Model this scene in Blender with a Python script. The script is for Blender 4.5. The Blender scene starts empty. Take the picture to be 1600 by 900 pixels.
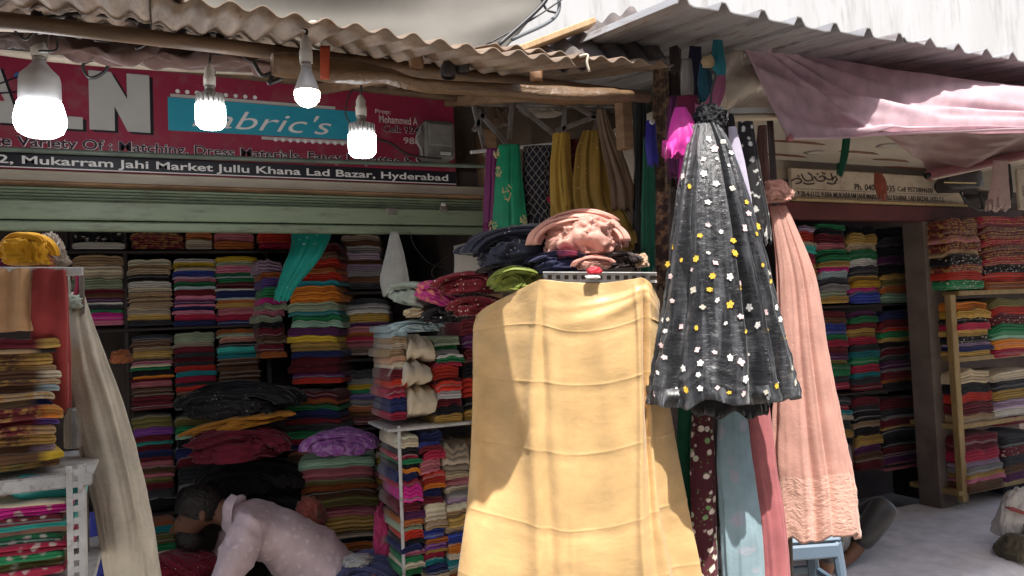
import bpy, bmesh, math, random, re
from mathutils import Vector, Matrix, noise
random.seed(7)
R = math.radians
scene = bpy.context.scene

# ---------------------------------------------------------------- camera
YAW, PIT, ROLL, F, H = R(25), R(2.3), R(2.4), 1186.0, 1.5
FW = Vector((math.sin(YAW)*math.cos(PIT), math.cos(YAW)*math.cos(PIT), math.sin(PIT)))
R0 = Vector((math.cos(YAW), -math.sin(YAW), 0)); U0 = R0.cross(FW)
RT = R0*math.cos(ROLL) - U0*math.sin(ROLL)
UP = U0*math.cos(ROLL) + R0*math.sin(ROLL)
CP = Vector((0, 0, H))
cam = bpy.data.objects.new('camera', bpy.data.cameras.new('camera'))
scene.collection.objects.link(cam)
cam.matrix_world = Matrix((( RT.x, UP.x, -FW.x, CP.x), (RT.y, UP.y, -FW.y, CP.y), (RT.z, UP.z, -FW.z, CP.z), (0,0,0,1)))
cam.data.sensor_width = 36.0; cam.data.lens = 36.0*F/1600.0
cam.data.clip_start = 0.05; cam.data.clip_end = 500
scene.camera = cam

# ---------------------------------------------------------------- sky, sun, exposure
LIGHT = Vector((0.05, 0.50, -1.05)).normalized()          # direction the sunlight travels
SUN_EL = math.asin(-LIGHT.z); SUN_AZ = math.atan2(-LIGHT.x, -LIGHT.y)
world = bpy.data.worlds.new('World'); scene.world = world; world.use_nodes = True
nt = world.node_tree; bg = nt.nodes['Background']
sky = nt.nodes.new('ShaderNodeTexSky'); sky.sky_type = 'NISHITA'; sky.sun_disc = False
sky.sun_elevation = SUN_EL; sky.sun_rotation = SUN_AZ; sky.dust_density = 3.0; sky.air_density = 1.0
nt.links.new(sky.outputs[0], bg.inputs[0]); bg.inputs[1].default_value = 0.145
sl = bpy.data.lights.new('sun', 'SUN'); sl.energy = 4.2; sl.angle = R(0.55); sl.color = (1.0, 0.965, 0.90)
sun = bpy.data.objects.new('sun', sl); scene.collection.objects.link(sun)
sun.rotation_euler = LIGHT.to_track_quat('-Z', 'Y').to_euler(); sun.location = (2, -4, 9)
vs = scene.view_settings; vs.view_transform = 'Standard'; vs.look = 'None'; vs.gamma = 1; vs.exposure = 1.08
vs.use_curve_mapping = False
scene.render.engine = 'CYCLES'
scene.cycles.use_denoising = True
scene.cycles.max_bounces = 8; scene.cycles.diffuse_bounces = 5; scene.cycles.transparent_max_bounces = 16

# ---------------------------------------------------------------- helpers
def W(x, y, v=None, d=None, z=None, u=None):
    """photo direction (x, y in 1600x900) met with a plane: facade depth v, height z, station u, or at distance d"""
    r = FW + RT*((x-800)/F) - UP*((y-450)/F)
    if d is not None: t = d
    elif v is not None: t = v/r.y
    elif u is not None: t = u/r.x
    else: t = (z-H)/r.z
    return CP + r*t
def dep(p): return (p-CP).dot(FW)
def tag(o, label=None, cat=None, group=None, kind=None):
    if label: o['label'] = label
    if cat: o['category'] = cat
    if group: o['group'] = group
    if kind: o['kind'] = kind
    return o
def empty(name, loc, label=None, cat=None, group=None):
    o = bpy.data.objects.new(name, None); scene.collection.objects.link(o)
    o.location = loc; o.empty_display_size = 0.05
    o['_base'] = 1; del o['_base']
    return tag(o, label, cat, group)
def link(name, me, parent=None, origin=None, smooth=True, mat=None):
    """world-space mesh -> object with its origin at its base (or relative to its parent)"""
    if smooth:
        me.polygons.foreach_set('use_smooth', [True]*len(me.polygons))
    if mat is not None: me.materials.append(mat)
    o = bpy.data.objects.new(name, me); scene.collection.objects.link(o)
    if parent is not None:
        base = Vector((0,0,0)); q = parent
        while q is not None: base += q.location; q = q.parent
        me.transform(Matrix.Translation(-base)); o.parent = parent
    else:
        if origin is None and len(me.vertices):
            xs = [v.co.x for v in me.vertices]; ys = [v.co.y for v in me.vertices]; zs = [v.co.z for v in me.vertices]
            origin = Vector(((min(xs)+max(xs))/2, (min(ys)+max(ys))/2, min(zs)))
        me.transform(Matrix.Translation(-origin)); o.location = origin
    return o
def mesh(name, vs_, fs, parent=None, mat=None, smooth=True, uvs=None, origin=None):
    me = bpy.data.meshes.new(name); me.from_pydata([tuple(v) for v in vs_], [], fs); me.update()
    if uvs is not None:
        l = me.uv_layers.new(name='UVMap')
        for lp in me.loops: l.data[lp.index].uv = uvs[lp.vertex_index]
    return link(name, me, parent, origin, smooth, mat)
def bmo(name, bm, parent=None, mat=None, smooth=False, origin=None):
    me = bpy.data.meshes.new(name); bm.to_mesh(me); bm.free()
    return link(name, me, parent, origin, smooth, mat)
def b_box(bm, c, s, bev=0.0, rot=None):
    m = Matrix.Translation(Vector(c))
    if rot is not None: m = m @ rot.to_4x4()
    m = m @ Matrix.Diagonal((s[0], s[1], s[2], 1))
    g = bmesh.ops.create_cube(bm, size=1, matrix=m)
    if bev > 0:
        es = list({e for v in g['verts'] for e in v.link_edges})
        bmesh.ops.bevel(bm, geom=es, offset=bev, segments=1, affect='EDGES')
def box(name, c, s, mat, parent=None, bev=0.004, rot=None):
    bm = bmesh.new(); b_box(bm, c, s, bev, rot); return bmo(name, bm, parent, mat)
def bar(name, a, b, w, h, mat, parent=None, bev=0.002, up=Vector((0,0,1))):
    a = Vector(a); b = Vector(b); d = (b-a); L = d.length; d.normalize()
    s = d.cross(up)
    if s.length < 1e-4: s = d.cross(Vector((0,1,0)))
    s.normalize(); t = s.cross(d)
    rot = Matrix((( d.x, s.x, t.x), (d.y, s.y, t.y), (d.z, s.z, t.z)))
    return box(name, (a+b)/2, (L, w, h), mat, parent, bev, rot)
def crv(pts, n):
    """Catmull-Rom through pts, n samples"""
    pts = [Vector(p) for p in pts]
    if len(pts) == 2: return [pts[0].lerp(pts[1], i/(n-1)) for i in range(n)]
    out = []
    for i in range(n):
        t = i/(n-1)*(len(pts)-1); k = min(int(t), len(pts)-2); f = t-k
        p1, p2 = pts[k], pts[k+1]
        p0 = pts[k-1] if k > 0 else p1*2-p2
        p3 = pts[k+2] if k+2 < len(pts) else p2*2-p1
        out.append(0.5*((2*p1)+(p2-p0)*f+(2*p0-5*p1+4*p2-p3)*f*f+(3*p1-p0-3*p2+p3)*f**3))
    return out
def tube_data(pts, rad, sides=8, caps=True):
    """rad: number or list along the path"""
    n = len(pts); vs_, fs = [], []
    prev = None
    for i, p in enumerate(pts):
        t = (pts[min(i+1, n-1)]-pts[max(i-1, 0)]).normalized()
        if prev is None:
            a = t.cross(Vector((0,0,1)))
            if a.length < 1e-3: a = t.cross(Vector((1,0,0)))
            a.normalize()
        else:
            a = (prev - t*prev.dot(t)).normalized()
        prev = a; b = t.cross(a)
        r = rad[i] if isinstance(rad, (list, tuple)) else rad
        for k in range(sides):
            th = 2*math.pi*k/sides
            vs_.append(p + a*(r*math.cos(th)) + b*(r*math.sin(th)))
    for i in range(n-1):
        for k in range(sides):
            k2 = (k+1) % sides
            fs.append((i*sides+k, i*sides+k2, (i+1)*sides+k2, (i+1)*sides+k))
    if caps:
        fs.append(tuple(range(sides-1, -1, -1))); fs.append(tuple((n-1)*sides+k for k in range(sides)))
    return vs_, fs
def tube(name, pts, rad, mat, parent=None, n=None, sides=8):
    pts = [Vector(p) for p in pts]
    if n: pts = crv(pts, n)
    v, f = tube_data(pts, rad, sides); return mesh(name, v, f, parent, mat)
def lathe(name, prof, c, mat, parent=None, n=24, axis='Z', tilt=None):
    """prof [(r, h)] about the vertical through c"""
    vs_, fs = [], []
    for (r, h) in prof:
        for k in range(n):
            th = 2*math.pi*k/n; p = Vector((r*math.cos(th), r*math.sin(th), h))
            if tilt is not None: p = tilt @ p
            vs_.append(Vector(c)+p)
    for i in range(len(prof)-1):
        for k in range(n):
            k2 = (k+1) % n; fs.append((i*n+k, i*n+k2, (i+1)*n+k2, (i+1)*n+k))
    fs.append(tuple(range(n-1, -1, -1))); fs.append(tuple((len(prof)-1)*n+k for k in range(n)))
    return mesh(name, vs_, fs, parent, mat)
def nz(*a): return noise.noise(Vector(a))
def interp(tab, x):
    if x <= tab[0][0]: return tab[0][1]
    for (a, fa), (b, fb) in zip(tab, tab[1:]):
        if x <= b: return fa + (fb-fa)*(x-a)/(b-a)
    return tab[-1][1]

# ---------------------------------------------------------------- materials
PAL = dict(cream=(.74,.64,.48), white=(.80,.78,.73), sand=(.66,.53,.36), tan=(.48,.33,.19), gold=(.56,.36,.10), mustard=(.68,.40,.04),
  yellow=(.80,.55,.05), orange=(.78,.24,.03), red=(.62,.05,.03), crimson=(.48,.03,.08), maroon=(.17,.018,.03), pink=(.76,.24,.36),
  rose=(.55,.18,.22), salmon=(.74,.34,.26), magenta=(.66,.03,.30), plum=(.13,.03,.12), purple=(.24,.07,.36), lilac=(.52,.38,.55), navy=(.025,.035,.14),
  blue=(.05,.08,.42), teal=(.02,.26,.30), turquoise=(.06,.50,.44), green=(.03,.25,.10), olive=(.24,.21,.07), sage=(.38,.46,.32),
  mint=(.42,.66,.50), grey=(.36,.35,.36), charcoal=(.05,.05,.06), black=(.014,.013,.018), brown=(.17,.085,.045), rust=(.46,.14,.04),
  peach=(.85,.50,.33), beige=(.52,.43,.33), ice=(.48,.62,.68), violet=(.16,.10,.42), silver=(.55,.55,.57))
MATS = {}
class NT:
    def __init__(s, name):
        s.m = bpy.data.materials.new(name); s.m.use_nodes = True; s.t = s.m.node_tree
        s.p = s.t.nodes['Principled BSDF']; s.out = s.t.nodes['Material Output']
    def n(s, typ, **k):
        nd = s.t.nodes.new('ShaderNode'+typ)
        for a, v in k.items():
            if a.startswith('i_'):
                key = a[2:]; nd.inputs[int(key) if key.isdigit() else key.replace('_', ' ')].default_value = v
            else: setattr(nd, a, v)
        return nd
    def l(s, a, b): s.t.links.new(a, b)
    def set(s, **k):
        for a, v in k.items(): s.p.inputs[a.replace('_', ' ')].default_value = v
    def ramp(s, fac, stops):
        r = s.n('ValToRGB'); els = r.color_ramp.elements
        while len(els) < len(stops): els.new(0.5)
        for e, (p, c) in zip(els, stops):
            e.position = p; e.color = (c[0], c[1], c[2], 1) if not isinstance(c, (int, float)) else (c, c, c, 1)
        s.l(fac, r.inputs[0]); return r.outputs[0]
    def mix(s, fac, a, b, mode='MIX'):
        m = s.n('Mix', data_type='RGBA', blend_type=mode)
        for src, i in ((fac, 0), (a, 6), (b, 7)):
            if isinstance(src, (int, float)): m.inputs[i].default_value = src
            elif isinstance(src, (tuple, list)): m.inputs[i].default_value = (src[0], src[1], src[2], 1)
            else: s.l(src, m.inputs[i])
        return m.outputs[2]
    def coord(s, which='Object', scale=(1,1,1)):
        c = s.n('TexCoord'); mp = s.n('Mapping'); mp.inputs['Scale'].default_value = scale
        s.l(c.outputs[which], mp.inputs[0]); return mp.outputs[0]
    def noise(s, vec, scale, detail=4, rough=.55):
        n = s.n('TexNoise'); n.inputs['Scale'].default_value = scale; n.inputs['Detail'].default_value = detail; n.inputs['Roughness'].default_value = rough
        s.l(vec, n.inputs['Vector']); return n.outputs['Fac']
    def vor(s, vec, scale, feature='F1', rand=1.0):
        n = s.n('TexVoronoi', feature=feature); n.inputs['Scale'].default_value = scale; n.inputs['Randomness'].default_value = rand
        s.l(vec, n.inputs['Vector']); return n
    def bump(s, h, strength=.3, dist=.005):
        b = s.n('Bump'); b.inputs['Strength'].default_value = strength; b.inputs['Distance'].default_value = dist
        s.l(h, b.inputs['Height']); s.l(b.outputs[0], s.p.inputs['Normal']); return b
def surf(name, c1, c2=None, rough=.7, scale=4, metal=0, stretch=(1,1,1), bump=.15, c3=None, lo=.35, hi=.65, spec=.4, coord='Object'):
    """worn, stained surface of two or three tones"""
    if name in MATS: return MATS[name]
    s = NT(name); v = s.coord(coord, stretch)
    n1 = s.noise(v, scale, 6, .6); c2 = c2 or tuple(x*.7 for x in c1)
    col = s.ramp(n1, [(lo, c1), (hi, c2)])
    if c3:
        n2 = s.noise(v, scale*2.7, 5, .7); f = s.ramp(n2, [(.52, 0), (.68, 1)])
        col = s.mix(f, col, c3)
    s.l(col, s.p.inputs['Base Color'])
    s.set(Roughness=rough, Metallic=metal, Specular_IOR_Level=spec)
    if bump: s.bump(s.noise(v, scale*9, 4, .6), bump, .004)
    MATS[name] = s.m; return s.m
def cloth(name, col, kind='plain', col2=(.8,.8,.8), scale=20, rough=.85, sheen=.25, transl=0.0, alpha=1.0, coord='UV', wr=.35, wscale=30, attr=False, spec=.25):
    """cloth of one dye with kinds of print or weave"""
    if name in MATS: return MATS[name]
    s = NT(name); v = s.coord(coord)
    if attr:
        a = s.n('Attribute'); a.attribute_name = 'Col'; base = a.outputs['Color']
    else:
        rgb = s.n('RGB'); rgb.outputs[0].default_value = (*col, 1); base = rgb.outputs[0]
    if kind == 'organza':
        v2 = s.coord(coord, (9, .7, 1)); base = s.mix(s.ramp(s.noise(v2, 6, 4, .6), [(.48, 0), (.80, 1)]), base, col2)  # silvery highlights and sheer overlaps put into the colour as grey streaks
    n1 = s.noise(v, 9, 4, .6)
    base = s.mix(s.ramp(n1, [(.3, .0), (.75, .32)]), base, (.0, .0, .0))
    col_out = base
    if kind == 'dots':
        vr = s.vor(v, scale, rand=.25); f = s.ramp(vr.outputs['Distance'], [(.16, 1), (.22, 0)]); col_out = s.mix(f, base, col2)
    elif kind == 'floral':
        vr = s.vor(v, scale, rand=1); f = s.ramp(vr.outputs['Distance'], [(.30, 1), (.38, 0)])
        hue = s.ramp(s.n('SeparateColor').outputs[0] if False else vr.outputs['Color'], [(.25, col2), (.45, (.75,.62,.55)), (.6, (.15,.32,.10)), (.8, col2)])
        col_out = s.mix(f, base, hue)
        vr2 = s.vor(v, scale*2.3, rand=1); f2 = s.ramp(vr2.outputs['Distance'], [(.15, 1), (.25, 0)]); col_out = s.mix(s.mix(.6, (0,0,0), f2), col_out, (.16,.30,.10))
    elif kind == 'print':
        nn = s.n('TexNoise'); nn.inputs['Scale'].default_value = scale*1.3; nn.inputs['Detail'].default_value = 3; s.l(v, nn.inputs['Vector'])
        vm = s.n('VectorMath', operation='MULTIPLY_ADD'); s.l(nn.outputs['Color'], vm.inputs[0]); vm.inputs[1].default_value = (.9/scale,)*3; s.l(v, vm.inputs[2])
        vr = s.vor(vm.outputs[0], scale, rand=.9); f = s.ramp(vr.outputs['Distance'], [(.20, .8), (.34, 0)]); col_out = s.mix(f, base, col2)
    elif kind == 'stripe':
        w = s.n('TexWave'); w.inputs['Scale'].default_value = scale; w.inputs['Distortion'].default_value = .6; s.l(v, w.inputs[0])
        col_out = s.mix(s.ramp(w.outputs['Fac'], [(.5, 0), (.62, .8)]), base, col2)
    elif kind == 'brocade':
        n2 = s.noise(v, scale*3, 3, .7); f = s.ramp(n2, [(.48, 0), (.58, .85)]); col_out = s.mix(f, base, col2)
    elif kind == 'sequin':
        vr = s.vor(v, scale*3, rand=1); f = s.ramp(vr.outputs['Distance'], [(.10, 1), (.16, 0)])
        pick = s.ramp(s.noise(v, scale*.8, 2), [(.45, 0), (.6, 1)])
        f = s.mix(1.0, f, pick, 'MULTIPLY'); col_out = s.mix(f, base, col2)
        s.l(s.ramp(f, [(0, rough), (1, .2)]), s.p.inputs['Roughness'])
    elif kind == 'lattice':
        sx = s.n('SeparateXYZ'); s.l(v, sx.inputs[0])
        def ln(sgn):
            m = s.n('Math', operation='MULTIPLY_ADD'); s.l(sx.outputs[0], m.inputs[0]); m.inputs[1].default_value = sgn*1.6; s.l(sx.outputs[1], m.inputs[2])
            m2 = s.n('Math', operation='MULTIPLY'); s.l(m.outputs[0], m2.inputs[0]); m2.inputs[1].default_value = scale
            m3 = s.n('Math', operation='FRACT'); s.l(m2.outputs[0], m3.inputs[0])
            return s.ramp(m3.outputs[0], [(.06, 1), (.12, 0)])
        f = s.mix(1.0, ln(1), ln(-1), 'LIGHTEN'); col_out = s.mix(f, base, col2)
        vr = s.vor(v, scale*.6, rand=.6); f2 = s.ramp(vr.outputs['Distance'], [(.2, 1), (.26, 0)]); col_out = s.mix(f2, col_out, (.55,.03,.08))
    if kind != 'sequin': s.set(Roughness=rough)
    s.l(col_out, s.p.inputs['Base Color'])
    s.set(Sheen_Weight=sheen, Sheen_Roughness=.4, Specular_IOR_Level=spec)
    if kind == 'wrapped' : s.set(Coat_Weight=.9, Coat_Roughness=.12)
    n3 = s.noise(v, wscale, 3, .6); n4 = s.noise(v, wscale*6, 2, .5)
    mm = s.n('Math', operation='MULTIPLY_ADD'); s.l(n4, mm.inputs[0]); mm.inputs[1].default_value = .25; s.l(n3, mm.inputs[2])
    s.bump(mm.outputs[0], wr, .006)
    sh = s.p.outputs[0]
    if transl > 0:
        tb = s.n('BsdfTranslucent'); s.l(col_out, tb.inputs[0]); mx = s.n('MixShader'); mx.inputs[0].default_value = transl
        s.l(sh, mx.inputs[1]); s.l(tb.outputs[0], mx.inputs[2]); sh = mx.outputs[0]
    if alpha < 1:
        tr = s.n('BsdfTransparent'); mx = s.n('MixShader'); mx.inputs[0].default_value = alpha
        s.l(tr.outputs[0], mx.inputs[1]); s.l(sh, mx.inputs[2]); sh = mx.outputs[0]
    s.l(sh, s.out.inputs[0])
    MATS[name] = s.m; return s.m
def emis(name, col, strength):
    s = NT(name); s.set(Base_Color=(*col, 1), Emission_Color=(*col, 1), Emission_Strength=strength, Roughness=.4); MATS[name] = s.m; return s.m
def flat(name, col, rough=.6, **k):
    if name in MATS: return MATS[name]
    s = NT(name); v = s.coord('Object'); n1 = s.noise(v, 14, 5, .6)
    s.l(s.mix(s.ramp(n1, [(.3, 0), (.8, .3)]), (*col,), tuple(x*.6 for x in col)), s.p.inputs['Base Color'])
    s.set(Roughness=rough, **k); MATS[name] = s.m; return s.m

# ---------------------------------------------------------------- cloth shapes
def hang(name, rows, mat, ratio=.35, pleats=9, amp=.10, n=96, m=48, seed=0, parent=None, label=None, cat=None, group=None, rot=0.0, top_amp=None, fine=0.03, split=None, ragged=.012):
    """gathered cloth hanging as a closed fluted body. rows (x_left, x_right, y, distance); split = (fraction, name, material) for a border"""
    cs = crv([Vector((a, b, y)) for a, b, y, d in rows], m); ds = crv([Vector((d, 0, 0)) for *_, d in rows], m)
    vs_, uv = [], []
    ax = Matrix.Rotation(rot, 3, 'Z') @ R0; ay = Matrix.Rotation(rot, 3, 'Z') @ Vector((math.sin(YAW), math.cos(YAW), 0))
    ta = amp*.5 if top_amp is None else top_amp
    hwm = sum((c[1]-c[0])/2*d.x/F for c, d in zip(cs, ds))/m
    L = 0; prevc = None
    for i in range(m):
        xl, xr, y = cs[i]; d = ds[i].x
        c = W((xl+xr)/2, y, d=d); hw = max(.004, (xr-xl)/2*d/F); t = i/(m-1)
        if prevc is not None: L += (c-prevc).length
        prevc = c
        A = ta + (amp-ta)*min(1, t*1.6)
        c = c + ax*(hw*.10*nz(t*2.2, seed*3.3, 1)*min(1, t*3)) + ay*(hw*.12*nz(t*2.0, seed*2.1, 7))
        for k in range(n):
            th = 2*math.pi*k/n; cx_, sx_ = math.cos(th), math.sin(th)
            ph = pleats*th + 5.0*nz(cx_*1.2, sx_*1.2, t*.55+seed*7.3) + 1.6*nz(cx_*2.5, sx_*2.5, t*1.3+seed*3.7)
            mod = .55+.75*abs(nz(cx_*1.7+4, sx_*1.7, t*.8+seed))*1.6
            f = math.cos(ph); f = (f*.72 + .28*math.cos(2*ph+1.1+seed))*mod
            cr_ = 1-abs(nz(cx_*3+seed, sx_*3, t*6*L*2+seed))
            r = 1 + A*f + fine*nz(cx_*6+seed, sx_*6, t*9) + fine*.8*(cr_*cr_-.5) - A*.5
            vs_.append(c + ax*(hw*r*cx_) + ay*(-hw*ratio*(r+A*.9*f)*sx_) + Vector((0,0, ragged*t*t*nz(cx_*2.6, sx_*2.6, seed)*2 + ragged*.5*t*t*f)))
            uv.append((th*hwm*.8, -L))
    def build(nm, r0, r1, mt, par, top, hem):
        V_ = list(vs_[r0*n:(r1+1)*n]); U_ = list(uv[r0*n:(r1+1)*n]); mm_ = r1-r0+1; fs = []
        for i in range(mm_-1):
            for k in range(n):
                k2 = (k+1) % n; fs.append((i*n+k, i*n+k2, (i+1)*n+k2, (i+1)*n+k))
        if top: fs.append(tuple(range(n-1, -1, -1)))
        if hem:
            b0 = len(V_); cb = sum((V_[(mm_-1)*n+k] for k in range(n)), Vector())/n
            for k in range(n): V_.append(cb + (V_[(mm_-1)*n+k]-cb)*.9 + Vector((0,0,.05))); U_.append(U_[(mm_-1)*n+k])
            for k in range(n):
                k2 = (k+1) % n; fs.append(((mm_-1)*n+k, (mm_-1)*n+k2, b0+k2, b0+k))
            fs.append(tuple(b0+k for k in range(n)))
        return mesh(nm, V_, fs, par, mt, True, U_)
    if split:
        k = int(split[0]*(m-1)); o = build(name, 0, k, mat, parent, True, False)
        build(split[1], k, m-1, split[2], o, False, True)
    else: o = build(name, 0, m-1, mat, parent, True, True)
    return tag(o, label, cat, group)
def sheet(name, ctrl, mat, disp=None, nu=60, nv=60, parent=None, thick=.002, label=None, cat=None, group=None):
    """cloth sheet through a net of world points, rows of equal length; disp(s, t) moves along the normal"""
    rows = [crv(r, nu) for r in ctrl]
    cols = [crv([rows[j][i] for j in range(len(rows))], nv) for i in range(nu)]
    g = [[cols[i][j] for i in range(nu)] for j in range(nv)]
    vs_, uv, fs = [], [], []
    for j in range(nv):
        for i in range(nu):
            p = g[j][i]
            if disp:
                du = g[j][min(i+1, nu-1)]-g[j][max(i-1, 0)]; dv = g[min(j+1, nv-1)][i]-g[max(j-1, 0)][i]
                nrm = du.cross(dv).normalized()
                if nrm.dot(FW) > 0: nrm = -nrm
                p = p + nrm*disp(i/(nu-1), j/(nv-1))
            vs_.append(p)
    Wd = (g[nv//2][-1]-g[nv//2][0]).length; Ht = (g[-1][nu//2]-g[0][nu//2]).length
    for j in range(nv):
        for i in range(nu): uv.append((i/(nu-1)*Wd, -j/(nv-1)*Ht))
    for j in range(nv-1):
        for i in range(nu-1):
            a = j*nu+i; fs.append((a, a+1, a+nu+1, a+nu))
    o = mesh(name, vs_, fs, parent, mat, True, uv)
    md = o.modifiers.new('thickness', 'SOLIDIFY'); md.thickness = thick; md.offset = 0
    return tag(o, label, cat, group)
def bundle(name, c, rad, mat, seed=0, yaw=None, tilt=0, folds=1.5, amp=.26, stretch=None, nu=96, nv=54, parent=None, label=None, cat=None, group=None, flatb=.6, crease=.13, swaths=0):
    """crumpled heap of cloth: directional folds on a lumpy body"""
    yaw = -YAW if yaw is None else yaw
    rnd = random.Random(seed*13+1)
    rm = Matrix.Rotation(yaw, 3, 'Z') @ Matrix.Rotation(tilt, 3, 'Y')
    if stretch is None: stretch = rnd.choice(((2.2,1.2,.7),(.7,1.2,2.4),(1.6,1,1.6)))
    dr_ = Matrix.Rotation(rnd.uniform(-.6,.6), 3, 'Y')
    vs_, fs, uv = [], [], []
    for j in range(nv+1):
        ph = math.pi*j/nv
        for i in range(nu):
            th = 2*math.pi*i/nu
            q = Vector((math.sin(ph)*math.cos(th), math.sin(ph)*math.sin(th), math.cos(ph)))
            e = dr_ @ q
            s_ = Vector((e.x*stretch[0], e.y*stretch[1], e.z*stretch[2]))*folds + Vector((seed*3.1, seed*1.7, 0))
            warp = Vector((nz(*(q*1.5+Vector((seed,0,0)))), nz(*(q*1.5+Vector((5,seed,0)))), nz(*(q*1.5+Vector((0,5,seed))))))
            a1 = 1-abs(noise.noise(s_+warp*1.3))*1.6; a2 = 1-abs(noise.noise(s_*2.1+warp*1.9+Vector((9,0,0))))*1.6; a3 = 1-abs(noise.noise(s_*4.6+warp*3))*1.6
            rd = (a1*abs(a1))*1.0 + .5*(a2*abs(a2)) + .22*a3
            r = 1 + amp*nz(q.x*1.3+seed, q.y*1.3, q.z*1.3) + crease*(rd*1.5-1.0)
            r = max(.35, r)
            p = Vector((math.copysign(abs(q.x)**.82, q.x), math.copysign(abs(q.y)**.82, q.y), math.copysign(abs(q.z)**.85, q.z)))*r
            if p.z < -flatb: p.z = -flatb + (p.z+flatb)*.15
            vs_.append(Vector(c) + rm @ Vector((p.x*rad[0], p.y*rad[1], p.z*rad[2]))); uv.append((th*.1, ph*.15))
    for j in range(nv):
        for i in range(nu):
            i2 = (i+1) % nu; fs.append((j*nu+i, j*nu+i2, (j+1)*nu+i2, (j+1)*nu+i))
    if swaths:
        # lengths of the same cloth thrown over the heap, gathered into long folds
        vs_ = [Vector(c) + (v-Vector(c))*.86 for v in vs_]
        n, m = 56, 36
        for w_ in range(swaths):
            yw = rnd.uniform(-1.0, 1.0) if w_ % 3 else rnd.uniform(-.25, .25)
            off = (w_+.5)/swaths*2-1; wid = rnd.uniform(.26, .46); lift = rnd.uniform(.80, 1.08); a0, a1 = rnd.uniform(-.15, .7), math.pi-rnd.uniform(-.15, .7)
            pl_ = rnd.choice((5, 6, 7)); sdw = seed*5.1+w_*2.7
            rz_ = Matrix.Rotation(yw*.6, 3, 'Z'); b0 = len(vs_)
            for i in range(m):
                t = i/(m-1); a = a0+(a1-a0)*t
                ctr = rz_ @ Vector((-math.cos(a)*1.0, off*.66 + .34*nz(t*2.2, sdw, 0), (math.sin(a)*lift*math.sqrt(max(.15, 1-(off*.66)**2)) - .10 + .10*nz(t*3, sdw, 5))))
                tang = rz_ @ Vector((math.sin(a), 0, math.cos(a)*lift)); tang.normalize()
                sd_ = rz_ @ Vector((0, 1, 0)); nr = tang.cross(sd_); nr = -nr if nr.dot(ctr) < 0 else nr
                ww = wid*(1+.25*nz(t*2.5, sdw, 3))*(.55+.45*math.sin(math.pi*t)**.6)
                for k in range(n):
                    th = 2*math.pi*k/n; cx_, sx_ = math.cos(th), math.sin(th)
                    ph_ = pl_*th + 3.2*nz(cx_, sx_, t*1.1+sdw)
                    f = math.cos(ph_)*.7+.3*math.cos(2*ph_+sdw)
                    r = 1+.20*f+.10*nz(cx_*4, sx_*4, t*8+sdw)
                    q = ctr + sd_*(ww*r*cx_) + nr*(.115*(r+.75*f)*sx_ + .05*nz(cx_*2, t*4, sdw))
                    p = Vector((q.x*rad[0], q.y*rad[1], q.z*rad[2]))
                    vs_.append(Vector(c) + rm @ p); uv.append((cx_*ww*rad[1], t*rad[0]*2))
            for i in range(m-1):
                for k in range(n):
                    k2 = (k+1) % n; fs.append((b0+i*n+k, b0+i*n+k2, b0+(i+1)*n+k2, b0+(i+1)*n+k))
            fs.append(tuple(b0+k for k in range(n-1, -1, -1))); fs.append(tuple(b0+(m-1)*n+k for k in range(n)))
    o = mesh(name, vs_, fs, parent, mat, True, uv); return tag(o, label, cat, group)

# ---------------------------------------------------------------- lettering
def text(body, u0, u1, z0, z1, y, mat, parent, name='lettering', bold=0.0, shear=0.0, depth=.0015, slope=0.0):
    """letters standing on a wall that faces the street: from u0 to u1, baseline z0, capital height to z1"""
    cu = bpy.data.curves.new('t', 'FONT'); cu.body = body; cu.size = 1.0; cu.offset = bold; cu.shear = shear; cu.extrude = 0; cu.resolution_u = 3
    o = bpy.data.objects.new('t', cu); scene.collection.objects.link(o)
    bpy.context.view_layer.update()
    me = bpy.data.meshes.new_from_object(o.evaluated_get(bpy.context.evaluated_depsgraph_get()))
    scene.collection.objects.unlink(o); bpy.data.objects.remove(o)
    xs = [v.co.x for v in me.vertices]; x0, x1 = min(xs), max(xs)
    sx = (u1-u0)/(x1-x0); sz = (z1-z0)/.70
    vs_ = [Vector((u0+(v.co.x-x0)*sx, y, z0+v.co.y*sz + slope*((v.co.x-x0)*sx))) for v in me.vertices]
    fs = [tuple(p.vertices) for p in me.polygons]
    bpy.data.meshes.remove(me)
    n = len(vs_)
    bm = bmesh.new(); bv = [bm.verts.new(p) for p in vs_]
    for f in fs:
        try: bm.faces.new([bv[i] for i in f])
        except ValueError: pass
    ex = bmesh.ops.extrude_face_region(bm, geom=list(bm.faces))
    for e in ex['geom']:
        if isinstance(e, bmesh.types.BMVert): e.co.y -= depth
    bmesh.ops.recalc_face_normals(bm, faces=list(bm.faces))
    o = bmo(name, bm, parent, mat); o['kind'] = 'stuff'; return o
def poly(name, pts, y, mat, parent, depth=.002):
    """flat cut-out (u, z) standing proud of a wall facing the street"""
    n = len(pts); vs_ = [(u, y, z) for u, z in pts]+[(u, y-depth, z) for u, z in pts]
    bm = bmesh.new(); bv = [bm.verts.new(p) for p in vs_]
    bm.faces.new(bv[:n]); bm.faces.new(bv[n:][::-1])
    for i in range(n):
        j = (i+1) % n; bm.faces.new((bv[i], bv[j], bv[n+j], bv[n+i]))
    bmesh.ops.recalc_face_normals(bm, faces=list(bm.faces))
    bmesh.ops.triangulate(bm, faces=[f for f in bm.faces if len(f.verts) > 4])
    return bmo(name, bm, parent, mat)

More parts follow.
